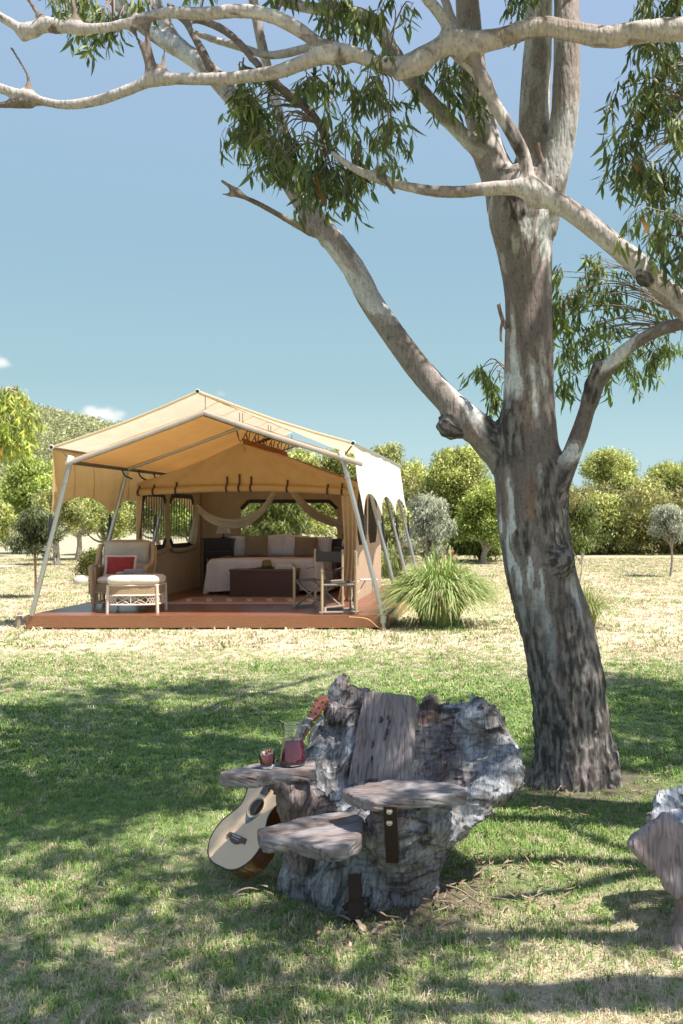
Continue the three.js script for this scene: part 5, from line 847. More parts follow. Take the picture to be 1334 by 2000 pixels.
{ // chest at the foot of the bed and what lies on it
  const t = 3.5, c = thing('blanket_chest', 'dark red wooden chest at the foot of the bed', 'chest', [PX(512, t), FLOOR, Z(t + .22)]), m = mat([.115, .042, .026], .45, { map: woodMap }), w = 1.21;
  part('body', [box(w - .03, .44, .42, 0, .24, 0)], m, c); part('lid', box(w, .035, .46, 0, .478, 0, 0, 0, 0, .006), mat([.17, .07, .045], .35, { map: woodMap, clearcoat: .3 }), c); part('base', box(w - .01, .05, .44, 0, .026, 0), m, c); part('handle', new THREE.TorusGeometry(.05, .01, 6, 14).rotateY(1.57).translate(-w / 2 - .01, .3, 0), M.black, c);
  const y = FLOOR + .4955, h = thing('straw_hat', 'olive hat resting on the left of the chest lid', 'hat', [PX(516, t), y, Z(t + .2)]);
  part('crown', lathe([[0, .15], [.06, .15], [.085, .12], [.095, .02], [.098, .008]], 22), mat([.24, .20, .10], .9, { map: cottonMap }), h); part('brim', lathe([[.09, .008], [.15, .006], [.185, .014], [.15, .012], [.09, .014]], 26), mat([.22, .18, .09], .9), h); part('band', lathe([[.0985, .012], [.097, .04], [.096, .04]], 22), M.strap, h);
  const tr = thing('wooden_tray', 'thin wooden tray under the olive hat', 'tray', [PX(507, t), y, Z(t + .21)], .1); part('board', box(.42, .012, .30, 0, .0065, 0, 0, 0, 0, .004), mat([.12, .06, .04], .5), tr); h.position.y += .013;
  [[.36, .035, .24, [.10, .085, .14], 0, 'thick dark covered book at the bottom of the pile on the chest', 0], [.34, .03, .22, [.7, .68, .62], .036, 'white covered book in the middle of the pile on the chest', .08], [.30, .028, .2, [.62, .55, .42], .067, 'cream book on top of the pile on the chest', -.05]].forEach(([a, b, d, col, dy, label, ry]) => { const k = thing('book', label, 'book', [PX(552, t), y + dy, Z(t + .21)], ry); part('cover', [box(a, .004, d, 0, .0025, 0), box(a, .004, d, 0, b - .0015, 0), box(.005, b - .004, d, -a / 2 + .003, b / 2, 0)], mat(col, .6), k); part('pages', box(a - .014, b - .009, d - .016, .002, b / 2 + .0005, 0), mat([.75, .72, .65], .9), k); });
}
{ // rug with pale stripes
  const r = thing('striped_rug', 'flat rug with cream and brown stripes in the tent entrance', 'rug', [PX(487, 2.6), FLOOR, Z(2.75)]), st = [[.60, .50, .42], [.24, .12, .09], [.55, .42, .35], [.30, .16, .12], [.58, .48, .4], [.27, .14, .10], [.62, .53, .45]];
  let z = .72; [.09, .13, .05, .62, .05, .16, .09].forEach((d, i) => { const k = i === 3; part('stripe', box(k ? 2.42 : 2.5, .008, d - .003, 0, .006, z - d / 2), mat(k ? [.36, .2, .16] : st[i], .95, { map: cottonMap }), r); if (k) for (let q = 0; q < 7; q++) part('pattern_band', box(.09, .003, d * .9, -1.05 + q * .35, .0117, z - d / 2, 0, .3, 0), mat([.58, .47, .40], .95), r); z -= d; });
  part('fringe', box(2.5, .006, .03, 0, .0045, .737), mat([.66, .6, .5], .95), r);
}
{ // cabinets, lamp and vase
  const dk = mat([.028, .017, .014], .5), t = 5.3;
  const c = thing('bedside_cabinet', 'black bedside cabinet with open shelf left of the bed', 'cabinet', [PX(424, t), FLOOR, Z(t + .2)]);
  part('top', box(.60, .04, .42, 0, 1.0, 0, 0, 0, 0, .005), dk, c); part('upper_panel', box(.56, .36, .38, 0, .80, 0), dk, c); part('drawer_edge', box(.5, .012, .012, .02, .76, .196), mat([.16, .1, .08], .5), c); part('shelf', box(.56, .03, .38, 0, .52, 0), mat([.09, .055, .042], .5), c);
  for (const s of [-1, 1]) for (const z of [-1, 1]) part('leg', box(.05, .62, .05, s * .255, .31, z * .165), dk, c);
  const l = thing('table_lamp', 'table lamp with square tapered cream shade on the black cabinet', 'lamp', [PX(431, t), FLOOR + 1.021, Z(t + .2)]);
  part('base', lathe([[0, 0], [.07, 0], [.07, .012], [.018, .025], [.012, .05], [.012, .12], [0, .12]], 18), dk, l); const sh = new THREE.CylinderGeometry(.085, .17, .21, 4, 1, true); sh.rotateY(Math.PI / 4); sh.translate(0, .20, 0); sh.computeVertexNormals(); part('shade', clean(sh), cloth([.72, .64, .56], .3), l);
  const t2 = 5.3, b = thing('bedside_cabinet', 'dark red bedside cabinet right of the bed', 'cabinet', [PX(672, t2), FLOOR, Z(t2 + .2)]); part('body', box(.42, .78, .4, 0, .42, 0, 0, 0, 0, .006), mat([.09, .03, .022], .5), b); part('top', box(.46, .03, .44, 0, .826, 0, 0, 0, 0, .005), mat([.06, .025, .02], .4), b); part('door', box(.36, .6, .014, 0, .43, .205), mat([.10, .035, .025], .5), b);
  const v = thing('flower_vase', 'small white vase with green sprig on the right bedside cabinet', 'vase', [PX(671, t2), FLOOR + .842, Z(t2 + .12)]); part('vase', lathe([[0, 0], [.045, 0], [.06, .05], [.05, .11], [.028, .15], [.036, .17]], 18), mat([.78, .8, .78], .3), v); part('sprig', [0, 1, 2, 3, 4, 5, 6].map(i => moved(leafGeo(.13, .05, .6, .2), 0, .17, 0, Math.PI - .5 + .2 * i, i * 1.3, .4 * (i % 3 - 1))), mat([.10, .15, .05], .7), v);
}
function directorChair(label, pos, turn) {      // sitter faces +x of the chair
  const c = thing('director_chair', label, 'chair', pos, turn, 'folding chairs at the right of the deck'), wood = mat([.62, .46, .28], .5, { map: woodMap }), leather = mat([.045, .042, .043], .5), grey = mat([.30, .26, .22], .5, { map: woodMap });
  for (const s of [-1, 1]) {
    part('front_post', bar([.25, .01, s * .28], [.25, .66, s * .28], .021, 10, .019), wood, c); part('back_post', bar([-.25, .01, s * .28], [-.25, .93, s * .28], .021, 10, .018), wood, c);
    part('foot_rail', bar([-.29, .03, s * .28], [.29, .03, s * .28], .022, 10), grey, c); part('seat_rail', bar([-.25, .44, s * .27], [.25, .44, s * .27], .018, 8), grey, c);
    part('arm_strap', sheet(12, 2, (u, v) => [lerp(.25, -.25, u), .645 - .03 * Math.sin(u * 3.14), s * .28 + (v - .5) * .055]), leather, c);
  }
  for (const x of [-.2, .2]) { part('cross_leg', beam([x, .04, -.27], [x + .015, .43, .26], .03, .018), grey, c); part('cross_leg', beam([x + .02, .04, .27], [x + .035, .43, -.26], .03, .018), grey, c); }
  part('seat', sheet(12, 12, (u, v) => [lerp(-.23, .23, u), .462 - .025 * Math.sin(v * 3.14), lerp(-.28, .28, v)]), leather, c);
  part('backrest', sheet(14, 6, (u, v) => [-.25 - .04 * Math.sin(u * 3.14), lerp(.72, .89, v), lerp(-.29, .29, u)]), leather, c);
  return c;
}
directorChair('folding chair nearer the chest with its dark backrest turned to the pillows', [PX(622, 1.15), FLOOR, Z(1.15)], 4.2);
const ch2 = directorChair('folding chair nearest the deck front with a small side shelf', [PX(662, .42), FLOOR, Z(.42)], 3.32);
part('side_shelf', [box(.26, .02, .22, -.44, .50, -.08, 0, .1, 0, .006), bar([-.40, .5, -.08], [-.26, .28, -.2], .009, 6), bar([-.3, .49, -.16], [-.25, .47, -.28], .009, 6)], mat([.55, .47, .38], .5), ch2);

// ---------------------------------------------------------------- the seat carved from a stump
// long splits that follow the warped grain
let grainOf = (p) => p;
const crack = (p) => { const g = grainOf(p), w = noise(p[0] * 5, p[1] * 5, p[2] * 5), n = noise(g[0] * 17 + w * .8, g[1] * 2.6 + w * .5, g[2] * 17), m = noise(g[0] * 42 + w, g[1] * 6 + w * .5, g[2] * 42 + 4); return clamp(smooth(.13, .03, Math.abs(n)) * smooth(-.25, .2, noise(p[0] * 7 + 9, p[1] * 7, p[2] * 7)) + .6 * smooth(.12, .02, Math.abs(m))); };
const weathered = (p, tone = 0, split = 1) => {
  const a = fbm(p[0] * 9, p[1] * 4, p[2] * 9, 3), b = noise(p[0] * 60, p[1] * 14, p[2] * 60), c = noise(p[0] * 3 + 4, p[1] * 3, p[2] * 3);
  const cr = crack(p); let q = mix3([.385, .395, .425], [.21, .19, .185], smooth(-.2, .45, a + .45 * b)); q = mix3(q, [.20, .125, .105], clamp(smooth(.15, .5, c) * .5 + tone)); q = mix3(q, [.045, .036, .033], .85 * cr * split); return q.map(x => x * (1 + .15 * b));
};
const slabColour = (warm = 0) => (g) => { const a = fbm(g[0] * 3, g[1] * 12, g[2] * 16, 3), b = noise(g[0] * 12, g[1] * 30, g[2] * 120), c = noise(g[0] * 5, g[1] * 8, g[2] * 9 + 7), h = noise(g[0] * 40, 2, g[2] * 40); let q = mix3([.275, .25, .255], [.165, .12, .105], smooth(-.3, .5, a + .3 * c)); q = mix3(q, [.36, .345, .35], smooth(.1, .5, c) * .6); q = mix3(q, [.075, .052, .045], smooth(.38, .6, b) * .7); q = mix3(q, [.34, .18, .10], warm * smooth(.2, .5, h)); return q.map(x => x * (1 + .12 * h)); };
const fibre = (u, v) => { const a = noise2(u, v, 120, 13, 11), b = noise2(u, v, 62, 8, 12), c = Math.pow(1 - Math.abs(noise2(u, v, 40, 6, 13)), 9), e = fleck(u, v, 90, 22, 16); return [a, b, c, e]; };
const grainMap = tex(512, (u, v) => { const [a, b, c, e] = fibre(u, v); return .62 + .22 * a + .2 * b - .4 * c - .25 * e; });
const timber = mat([1.15, 1.15, 1.15], .86, { vertexColors: true, specularIntensity: .4, bumpMap: grainMap, bumpScale: .009, map: tex(512, (u, v) => { const [a, b, c, e] = fibre(u, v); return .88 + .10 * a + .08 * b - .26 * c - .2 * e; }) });
const slabMat = timber.clone(); slabMat.map = timber.map.clone(); slabMat.map.rotation = Math.PI / 2 - .2; slabMat.bumpMap = grainMap.clone(); slabMat.bumpMap.rotation = Math.PI / 2 - .2; slabMat.bumpScale = .005; slabMat.color.setScalar(1.05);
function carve(prims, pad, cell, k, grainDir, colour, amp = 1) {
  grainOf = grainDir;
  const [lo, hi] = bounds(prims, pad); lo[1] = -.08;
  const disp = (p, s) => {
    const w = fbm(p[0] * 4.2, p[1] * 4.2, p[2] * 4.2, 2), g = grainDir(p), u = g[0] * 34 + w * 2.2, v = g[1] * 8 + w * 1.2, t = g[2] * 34;
    const ridge = 1 - Math.abs(noise(u * .5, v * .6, t * .5)) * 2, fine = noise(u * 1.5, v, t * 1.5);
    return amp * (-.013 * crack(p) * (s.cut ? 0 : 1) + .018 * w - .014 * Math.pow(Math.max(0, ridge), 3) + .006 * fine + .014 * noise(p[0] * 11 + 3, p[1] * 11, p[2] * 11) + .006 * noise(p[0] * 26, p[1] * 26, p[2] * 26)) * (s.cut ? .55 : 1);
  };
  return netMesh(prims, lo, hi, cell, k, disp, .05, colour);
}
const chain = (list, o) => { const out = []; for (let i = 0; i + 1 < list.length; i++) { const a = list[i], b = list[i + 1]; out.push(seg(at(a[0], a[1], a[2]), at(b[0], b[1], b[2]), a[3], b[3], o)); } return out; };
const wing = (rim, core, r, o) => rim.slice(0, -1).map((a, i) => tri(at(...a), at(...rim[i + 1]), at(...core), r, o));
{
  const P = [];
  // foot and body
  P.push(...chain([[622, 1800, 4.5, .13], [612, 1720, 4.42, .14], [622, 1655, 4.36, .12]], { limb: 0 }), ...chain([[700, 1808, 4.38, .17], [700, 1720, 4.32, .20], [700, 1650, 4.32, .15]], { limb: 0 }), ...chain([[786, 1795, 4.42, .135], [790, 1730, 4.36, .145], [786, 1655, 4.26, .135], [778, 1625, 4.14, .13], [776, 1612, 4.06, .10]], { limb: 0 }));
  P.push(...chain([[820, 1640, 4.32, .11], [850, 1612, 4.25, .09], [842, 1606, 4.12, .08]], { limb: 0 }), ...chain([[700, 1640, 4.45, .17], [720, 1590, 4.55, .15]], { limb: 0 }));
  // right wing: lower rim, wall, folded top
  P.push(...chain([[800, 1665, 4.32, .13], [850, 1615, 4.34, .105], [905, 1580, 4.38, .078], [955, 1550, 4.42, .055], [992, 1528, 4.5, .042]], { limb: 1 }));
  const rim = [[1000, 1520, 4.52], [1000, 1478, 4.66], [984, 1440, 4.76], [948, 1402, 4.82], [905, 1412, 4.88], [868, 1400, 4.93], [840, 1392, 4.93], [800, 1425, 4.88]];
  P.push(...wing(rim, [835, 1610, 4.55], .036, { limb: 2 }), tri(at(1000, 1520, 4.52), at(835, 1610, 4.55), at(800, 1650, 4.35), .05, { limb: 2 }), tri(at(800, 1425, 4.88), at(835, 1610, 4.55), at(720, 1600, 4.6), .05, { limb: 2 }));
  P.push(...chain([[898, 1412, 4.80, .04], [922, 1402, 4.74, .062], [950, 1408, 4.70, .068], [972, 1440, 4.70, .045], [992, 1480, 4.66, .035]], { limb: 3 }), ...chain([[930, 1385, 4.78, .05], [905, 1405, 4.78, .04], [893, 1440, 4.74, .022]], { limb: 3 }));
  P.push(...chain([[822, 1440, 4.88, .045], [838, 1400, 4.90, .05], [842, 1368, 4.92, .028]], { limb: 4, cut: 1 }), ...chain([[858, 1415, 4.92, .05], [880, 1395, 4.92, .04], [902, 1375, 4.92, .016]], { limb: 4 }));
  P.push(...chain([[800, 1440, 4.86, .045], [806, 1530, 4.66, .06]], { limb: 4 }));
  // left wing
  const rimL = [[724, 1385, 4.94], [696, 1388, 4.95], [672, 1384, 4.95], [648, 1410, 4.92], [626, 1455, 4.86], [614, 1510, 4.72], [606, 1570, 4.52]];
  P.push(...wing(rimL, [690, 1610, 4.56], .05, { limb: 5 }), tri(at(720, 1385, 4.92), at(690, 1610, 4.56), at(800, 1560, 4.7), .05, { limb: 5 }), tri(at(720, 1385, 4.92), at(800, 1425, 4.9), at(800, 1560, 4.7), .045, { limb: 5 }));
  P.push(...chain([[648, 1425, 4.9, .042], [656, 1385, 4.93, .042], [656, 1355, 4.93, .034], [668, 1328, 4.95, .02]], { limb: 6 }), ...chain([[668, 1385, 4.9, .05], [690, 1362, 4.92, .05], [706, 1362, 4.92, .04]], { limb: 6 }), ...chain([[655, 1392, 4.82, .04], [680, 1400, 4.8, .045], [692, 1440, 4.76, .04], [688, 1500, 4.68, .03]], { limb: 6 }));
  P.push(...chain([[632, 1450, 4.82, .03], [616, 1500, 4.68, .036], [606, 1560, 4.5, .055]], { limb: 6 }));
  // cut block under the left arm
  P.push(...chain([[592, 1610, 4.46, .075], [580, 1575, 4.40, .08], [572, 1550, 4.36, .07]], { limb: 7, cut: 1 }), ...chain([[575, 1545, 4.36, .05], [545, 1530, 4.30, .035]], { limb: 7 }), ...chain([[600, 1600, 4.46, .1], [640, 1630, 4.42, .12]], { limb: 7 }));
  const neck = at(780, 1640, 4.1);
  let g = carve(P, .07, .0078, .045, (p) => { const near = smooth(.5, .2, Math.hypot(p[0] - neck.x - .1, p[1] - .45)); return near > .3 ? [p[1] * .8, p[0] * 1.0, p[2] * .5] : [p[0] * .8 - p[1] * .35, p[1] + p[0] * .4, p[2]]; }, (p, s) => weathered(p, s.cut || s.limb === 7 ? .75 : (s.limb === 0 && p[0] < -.83 && p[1] > .12) ? .6 : s.limb === 0 ? 0 : .06));
  const root = thing('stump_seat', 'grey weathered seat carved from a tree stump with plank back and slab arms', 'bench', at(700, 1800, 4.4).setY(0).toArray());
  g = boxMapped(g); g.translate(-root.position.x, 0, -root.position.z); part('stump', g, timber, root);
  const put = (name, gg, label) => { gg = boxMapped(gg); gg.translate(-root.position.x, 0, -root.position.z); return part(name, gg, name === 'back_plank' ? timber : slabMat, root, label ? { label } : {}); };
  const flat = (pts, y) => { const w = pts.map(([u, v]) => { const D = (EYE - y) * F / (v - CY); return [(u - CX) / F * D, -D]; }); return w; };
  const level = (y) => new THREE.Matrix4().makeTranslation(0, y, 0);
  const yS = .375, yL = .565, yR = .545;
  put('seat_slab', slab(flat([[503, 1619], [512, 1640], [560, 1643], [598, 1648], [645, 1660], [682, 1652], [706, 1636], [712, 1600], [692, 1580], [636, 1588], [570, 1600]], yS + .03), .052, level(yS + .004), { along: -.5, rough: .005, wane: .010, colour: slabColour(.1) }), 'thick grey seat slab');
  put('arm_slab', slab(flat([[428, 1507], [434, 1513], [498, 1515], [540, 1507], [617, 1501], [617, 1485], [560, 1487], [503, 1490]], yL), .056, level(yL - .028), { along: .15, rough: .005, wane: .01, colour: slabColour(.05) }), 'slab arm that carries the jug and glass');
  put('arm_slab', slab(flat([[666, 1541], [690, 1553], [731, 1562], [790, 1558], [868, 1553], [912, 1549], [908, 1537], [886, 1528], [830, 1522], [756, 1523], [708, 1531]], yR), .048, level(yR - .024), { along: .1, rough: .005, wane: .008, colour: slabColour(.12) }), 'broad slab arm nearest the camera');
  { // plank of the back rest
    const c = at(751, 1445, 4.62), X = at(812, 1445, 4.545).sub(at(690, 1445, 4.69)).normalize(), up0 = at(760, 1362, 4.72).sub(at(744, 1530, 4.50)).normalize(), Zn = X.clone().cross(up0).normalize(), up = Zn.clone().cross(X).normalize();
    const fr = new THREE.Matrix4().makeBasis(up, Zn, X).setPosition(c), loc = (u, v, D) => { const q = at(u, v, D).sub(c); return [q.dot(up), q.dot(X)]; };
    const out = [loc(715, 1354, 4.80), loc(760, 1358, 4.76), loc(818, 1367, 4.70), loc(813, 1430, 4.60), loc(804, 1525, 4.44), loc(745, 1545, 4.5), loc(683, 1545, 4.56), loc(694, 1470, 4.66)];
    const pits = (g) => { let d = 0; for (const [x, z, l, w] of [[.02, .015, .045, .008], [-.03, -.045, .03, .006], [.09, -.03, .02, .014], [.085, .02, .03, .006], [.10, .004, .018, .006], [-.10, -.035, .02, .008]]) d = Math.max(d, .03 * smooth(1, .4, Math.hypot((g[0] - x) / l, (g[2] - z) / w))); return d + .004 * smooth(.35, .6, noise(g[0] * 8, 1, g[2] * 55)); };
    put('back_plank', slab(out, .05, fr, { along: 0, rough: .005, wane: .004, colour: (g) => { const q = slabColour(.0)(g); return mix3(q, [.26, .205, .2], .5); }, pits }), 'tall plank back with old mortise slots');
  }
  const iron = mat([.055, .032, .026], .75, { metalness: .35, bumpMap: cottonMap, bumpScale: .002 }), bolt = mat([.62, .62, .6], .35, { metalness: .9 });
  const strap = (pts, w, th) => { const gs = []; for (let i = 0; i + 1 < pts.length; i++) gs.push(beam(at(...pts[i]), at(...pts[i + 1]), w, th, V(0, 0, 1))); const gg = merged(gs); gg.translate(-root.position.x, 0, -root.position.z); return gg; };
  const b1 = part('iron_bracket', strap([[762, 1574, 3.865], [767, 1684, 4.02]], .052, .010), iron, root);
  for (const [u, v] of [[761, 1584], [761, 1606]]) { const p = at(u, v, 3.875 + (v - 1584) * .0014).sub(root.position); part('bolt', [new THREE.SphereGeometry(.0095, 12, 8).scale(1, 1, .55).translate(p.x, p.y, p.z + .008), new THREE.CylinderGeometry(.012, .012, .003, 14).rotateX(1.5708).translate(p.x, p.y, p.z + .006)], bolt, root); }
  part('iron_bracket', strap([[693, 1707, 4.075], [694, 1822, 4.03]], .052, .011), iron, root);
  part('bracket_foot', strap([[672, 1776, 4.06], [694, 1760, 4.05], [712, 1778, 4.05]], .03, .01), iron, root);
}
{ // the second seat, at the right edge of the lawn
  const P = [...chain([[1250, 1640, 3.82, .035], [1292, 1606, 3.84, .028]], { limb: 0, cut: 1 }), ...chain([[1330, 1850, 3.85, .05], [1350, 1790, 3.86, .06], [1362, 1700, 3.9, .10]], { limb: 1, cut: 1 }), ...chain([[1420, 1880, 3.95, .16], [1420, 1760, 3.95, .18], [1400, 1660, 4.0, .15]], { limb: 1 }),
    tri(at(1236, 1648, 3.80), at(1296, 1602, 3.84), at(1310, 1722, 3.80), .022, { limb: 0, cut: 1 }), tri(at(1296, 1602, 3.84), at(1310, 1722, 3.80), at(1350, 1640, 3.86), .03, { limb: 0, cut: 1 }), tri(at(1310, 1722, 3.80), at(1350, 1640, 3.86), at(1370, 1740, 3.84), .035, { limb: 0, cut: 1 }), tri(at(1330, 1735, 3.8), at(1370, 1740, 3.86), at(1350, 1640, 3.86), .04, { limb: 0, cut: 1 }),
    ...chain([[1290, 1600, 4.15, .05], [1300, 1575, 4.2, .05], [1330, 1565, 4.25, .055], [1400, 1580, 4.25, .08]], { limb: 2 }), ...chain([[1320, 1610, 4.05, .05], [1380, 1640, 4.05, .09], [1420, 1680, 4.05, .12]], { limb: 2 }), ...chain([[1500, 1870, 4.1, .16], [1480, 1700, 4.15, .17], [1470, 1560, 4.2, .10]], { limb: 1 })];
  let g = carve(P, .06, .0085, .04, (p) => [p[0] * .4 + p[1] * .7, p[0] * .9 - p[1] * .4, p[2] * .8], (p, s) => s.cut ? mix3(weathered(p, .2, 0), [.33, .245, .235], .6).map(x => x * (1 + .55 * fbm(p[0] * 7, p[1] * 7, p[2] * 7, 2))) : weathered(p, .0).map(x => x * 1.15), .8);
  const root = thing('stump_seat', 'second stump seat cut off by the right edge, with a smooth brown cut face', 'bench', [at(1400, 1850, 4).x, 0, -4]);
  g = boxMapped(g); g.translate(-root.position.x, 0, -root.position.z); part('stump', g, timber, root);
}
// ---------------------------------------------------------------- jug and glass on the left arm
const glassM = mat([.97, .98, .97], .03, { transmission: 1, thickness: .002, ior: 1.48 }), armTop = .567;
{
  const D = (EYE - armTop) * F / (1493.5 - CY), p = at(572, 1493, D).setY(armTop), j = thing('glass_jug', 'glass jug of dark red fruit punch on the left arm of the stump seat', 'jug', p.toArray(), -.12);
  const out = [[0, .001], [.048, .001], [.054, .006], [.058, .018], [.0575, .035], [.052, .07], [.0445, .11], [.0405, .135], [.040, .148], [.043, .160], [.0445, .172], [.0465, .188]], inn = [[.0445, .188], [.0425, .172], [.041, .160], [.038, .148], [.0385, .135], [.0425, .11], [.05, .07], [.0555, .035], [.056, .018], [.052, .009], [0, .009]];
  const spout = (g) => { const q = g.attributes.position; for (let i = 0; i < q.count; i++) { const x = q.getX(i), y = q.getY(i), z = q.getZ(i), a = Math.atan2(z, x), k = smooth(.5, 0, Math.abs(Math.abs(a) - Math.PI)) * smooth(.150, .19, y); q.setXYZ(i, x - k * .022, y + k * .007, z * (1 - .3 * k)); } g.computeVertexNormals(); return g; };
  part('vessel', spout(lathe([...out, ...inn], 48)), glassM, j);
  part('rim_ring', new THREE.TorusGeometry(.0405, .0018, 8, 40).rotateX(1.5708).translate(0, .150, 0), glassM, j);
  part('handle', tube(spline([[.0435, .172, 0], [.060, .178, 0], [.076, .165, 0], [.082, .135, 0], [.080, .105, 0], [.072, .088, 0], [.066, .083, 0]], 20), [...Array(21)].map((_, i) => .0058 - .0001 * i), 10), glassM, j);
  part('drink', lathe([[0, .0098], [.0512, .0098], [.0552, .019], [.0547, .035], [.0492, .07], [.0417, .108], [.0415, .112], [0, .112]], 40), mat([.27, .022, .085], .12, { transmission: .5, thickness: .02, ior: 1.34 }), j);
  const r = rng(4); for (let i = 0; i < 9; i++) { const a = r() * 6.28, d = .035 * Math.sqrt(r()), y = i < 5 ? .02 + .012 * r() : .098 + .006 * r(); part('berry', new THREE.SphereGeometry(.0085, 12, 9).translate(Math.cos(a) * d, y, Math.sin(a) * d), mat([.16, .01, .018], .35), j); }
  part('mint_sprig', [0, 1, 2, 3].map(i => moved(leafGeo(.024, .01, .5, .3), .005 * (i - 1), .112, .012, Math.PI - .4 + .2 * i, i, .4 * (i - 1.5))), mat([.12, .2, .06], .6), j);
}
{
  const D = (EYE - armTop) * F / (1500 - CY), p = at(522, 1500, D).setY(armTop), j = thing('tumbler', 'small tumbler of pink iced drink with two berries beside the jug', 'glass', p.toArray());
  part('vessel', lathe([[0, .001], [.027, .001], [.0295, .006], [.0335, .08], [.032, .081], [.0305, .079], [.0275, .012], [0, .011]], 40), glassM, j);
  part('drink', lathe([[0, .0116], [.0268, .0122], [.0294, .060], [0, .060]], 32), mat([.60, .17, .21], .12, { transmission: .5, thickness: .02, ior: 1.34 }), j);
  const r = rng(9); for (let i = 0; i < 7; i++) { const a = i * .95, d = i < 5 ? .015 : .006; part('ice', box(.016, .014, .016, Math.cos(a) * d, .060 + .005 * r(), Math.sin(a) * d, r(), r() * 3, r(), .003), mat([.86, .84, .86], .25, { transmission: .35, thickness: .01 }), j); }
  part('berry', new THREE.SphereGeometry(.0078, 14, 10).translate(.002, .071, .018), mat([.42, .012, .022], .25), j); part('berry', new THREE.SphereGeometry(.0078, 14, 10).translate(.013, .076, .014), mat([.42, .012, .022], .25), j); part('berry', new THREE.SphereGeometry(.0075, 14, 10).translate(-.008, .022, .014), mat([.25, .012, .022], .25), j);
}
// ---------------------------------------------------------------- guitar leaning on the seat
{
  const foot = at(428, 1692, 4.40), head = at(634, 1358, 4.80), L = foot.distanceTo(head), up = head.clone().sub(foot).normalize();
  const n0 = V(-.62, .2, .75), nz = n0.sub(up.clone().multiplyScalar(n0.dot(up))).normalize(), xr = up.clone().cross(nz).normalize();
  const g = thing('acoustic_guitar', 'acoustic guitar with pale top leaning against the left side of the stump seat', 'guitar'); g.position.copy(foot); g.quaternion.setFromRotationMatrix(new THREE.Matrix4().makeBasis(xr, up, nz)); const S = L / 1.02; g.scale.setScalar(S);
  const half = [[0, .0], [.075, .004], [.135, .03], [.180, .085], [.194, .145], [.184, .205], [.152, .26], [.127, .305], [.122, .335], [.132, .375], [.146, .41], [.142, .45], [.112, .482], [.06, .497], [0, .5]];
  const cv = new THREE.CatmullRomCurve3(half.map(p => V(p[0], p[1], 0)), false, 'centripetal').getPoints(50), ring = [...cv, ...cv.slice(1, -1).reverse().map(p => V(-p.x, p.y, 0))];
  const shape = (k = 1) => { const s = new THREE.Shape(), c = [0, .24]; ring.forEach((p, i) => { const x = p.x * k, y = c[1] + (p.y - c[1]) * k; i ? s.lineTo(x, y) : s.moveTo(x, y); }); s.closePath(); return s; };
  const hole = (s, r, y) => { const p = new THREE.Path(); p.absarc(0, y, r, 0, 6.2832, true); s.holes.push(p); return s; };
  const ext = (s, d, z, bev = 0) => { const e = new THREE.ExtrudeGeometry(s, { depth: d, bevelEnabled: bev > 0, bevelSize: bev, bevelThickness: bev, bevelSegments: 2, curveSegments: 24 }); e.translate(0, 0, z); return e; };
  const sideM = mat([.20, .075, .026], .22, { map: woodMap, clearcoat: .7, clearcoatRoughness: .12 }), topMap = tex(256, (u, v) => { const w = Math.sin((u * 70 + .6 * torus(u, v, .4, 3)) * 6.28) * .5 + .5; return [.93 - .05 * w, .90 - .06 * w, .85 - .08 * w].map(c => c + .03 * torus(u, v, .5, 9)); }), topM = mat([.72, .53, .36], .3, { map: topMap, clearcoat: .5, clearcoatRoughness: .15 }), eb = mat([.035, .027, .025], .5), cr = mat([.72, .66, .55], .5), ch = mat([.7, .7, .68], .25, { metalness: .9 });
  const rib = []; const m = ring.length; const wall = sheet(m, 4, (u, v) => { const i = Math.round(u * m) % m, p = ring[i]; return [p.x, p.y, -.108 + .1 * v - 0, u * 1.6, v * .3]; }); part('sides', wall, sideM, g);
  part('back_plate', ext(shape(1.0), .004, -.112), sideM, g); part('lining', ext(hole(shape(.985), .1, .34), .002, -.0098), eb, g);
  const half1 = (sg) => { const s = new THREE.Shape(); const pts = cv.map(p => [p.x * .985 * sg, .24 + (p.y - .24) * .985]); pts.forEach((p, i) => i ? s.lineTo(...p) : s.moveTo(...p)); s.closePath(); return s; };
  const top = ext(hole(shape(.985), .047, .335), .004, -.0075); { const uv = top.attributes.uv; for (let i = 0; i < uv.count; i++) uv.setXY(i, uv.getX(i) * 1.0, uv.getY(i) * .25); } part('soundboard', top, topM, g);
  part('binding', tube([...ring, ring[0]].map(p => V(p.x * .994, .24 + (p.y - .24) * .994, -.0045)), .0042, 6, false), eb, g);
  part('inside', new THREE.CircleGeometry(.058, 28).translate(0, .335, -.05), mat([.10, .06, .035], .9), g);  // dark disc standing in for the shade in the hollow body
  for (const r of [.050, .056]) part('rosette', new THREE.TorusGeometry(r, .0012, 6, 40).translate(0, .335, -.003), r > .053 ? cr : eb, g);
  { const s = new THREE.Shape(); s.absarc(0, .335, .062, Math.PI * 1.12, Math.PI * 1.88, false); s.lineTo(0, .245); s.closePath(); const h = new THREE.Path(); h.absarc(0, .335, .0575, Math.PI * 1.86, Math.PI * 1.14, true); s.holes.length = 0; const gg = new THREE.Shape(); gg.moveTo(-.052, .305); gg.quadraticCurveTo(-.03, .262, 0, .238); gg.quadraticCurveTo(.03, .262, .052, .305); gg.absarc(0, .335, .0585, -.54, Math.PI + .54, true); gg.closePath(); part('pickguard', ext(gg, .0012, -.0033), mat([.08, .085, .11], .3), g); }
  const bs = new THREE.Shape(); bs.moveTo(-.078, .145); bs.lineTo(-.07, .172); bs.lineTo(.07, .172); bs.lineTo(.078, .145); bs.quadraticCurveTo(.045, .148, .035, .135); bs.quadraticCurveTo(0, .118, -.035, .135); bs.quadraticCurveTo(-.045, .148, -.078, .145); bs.closePath();
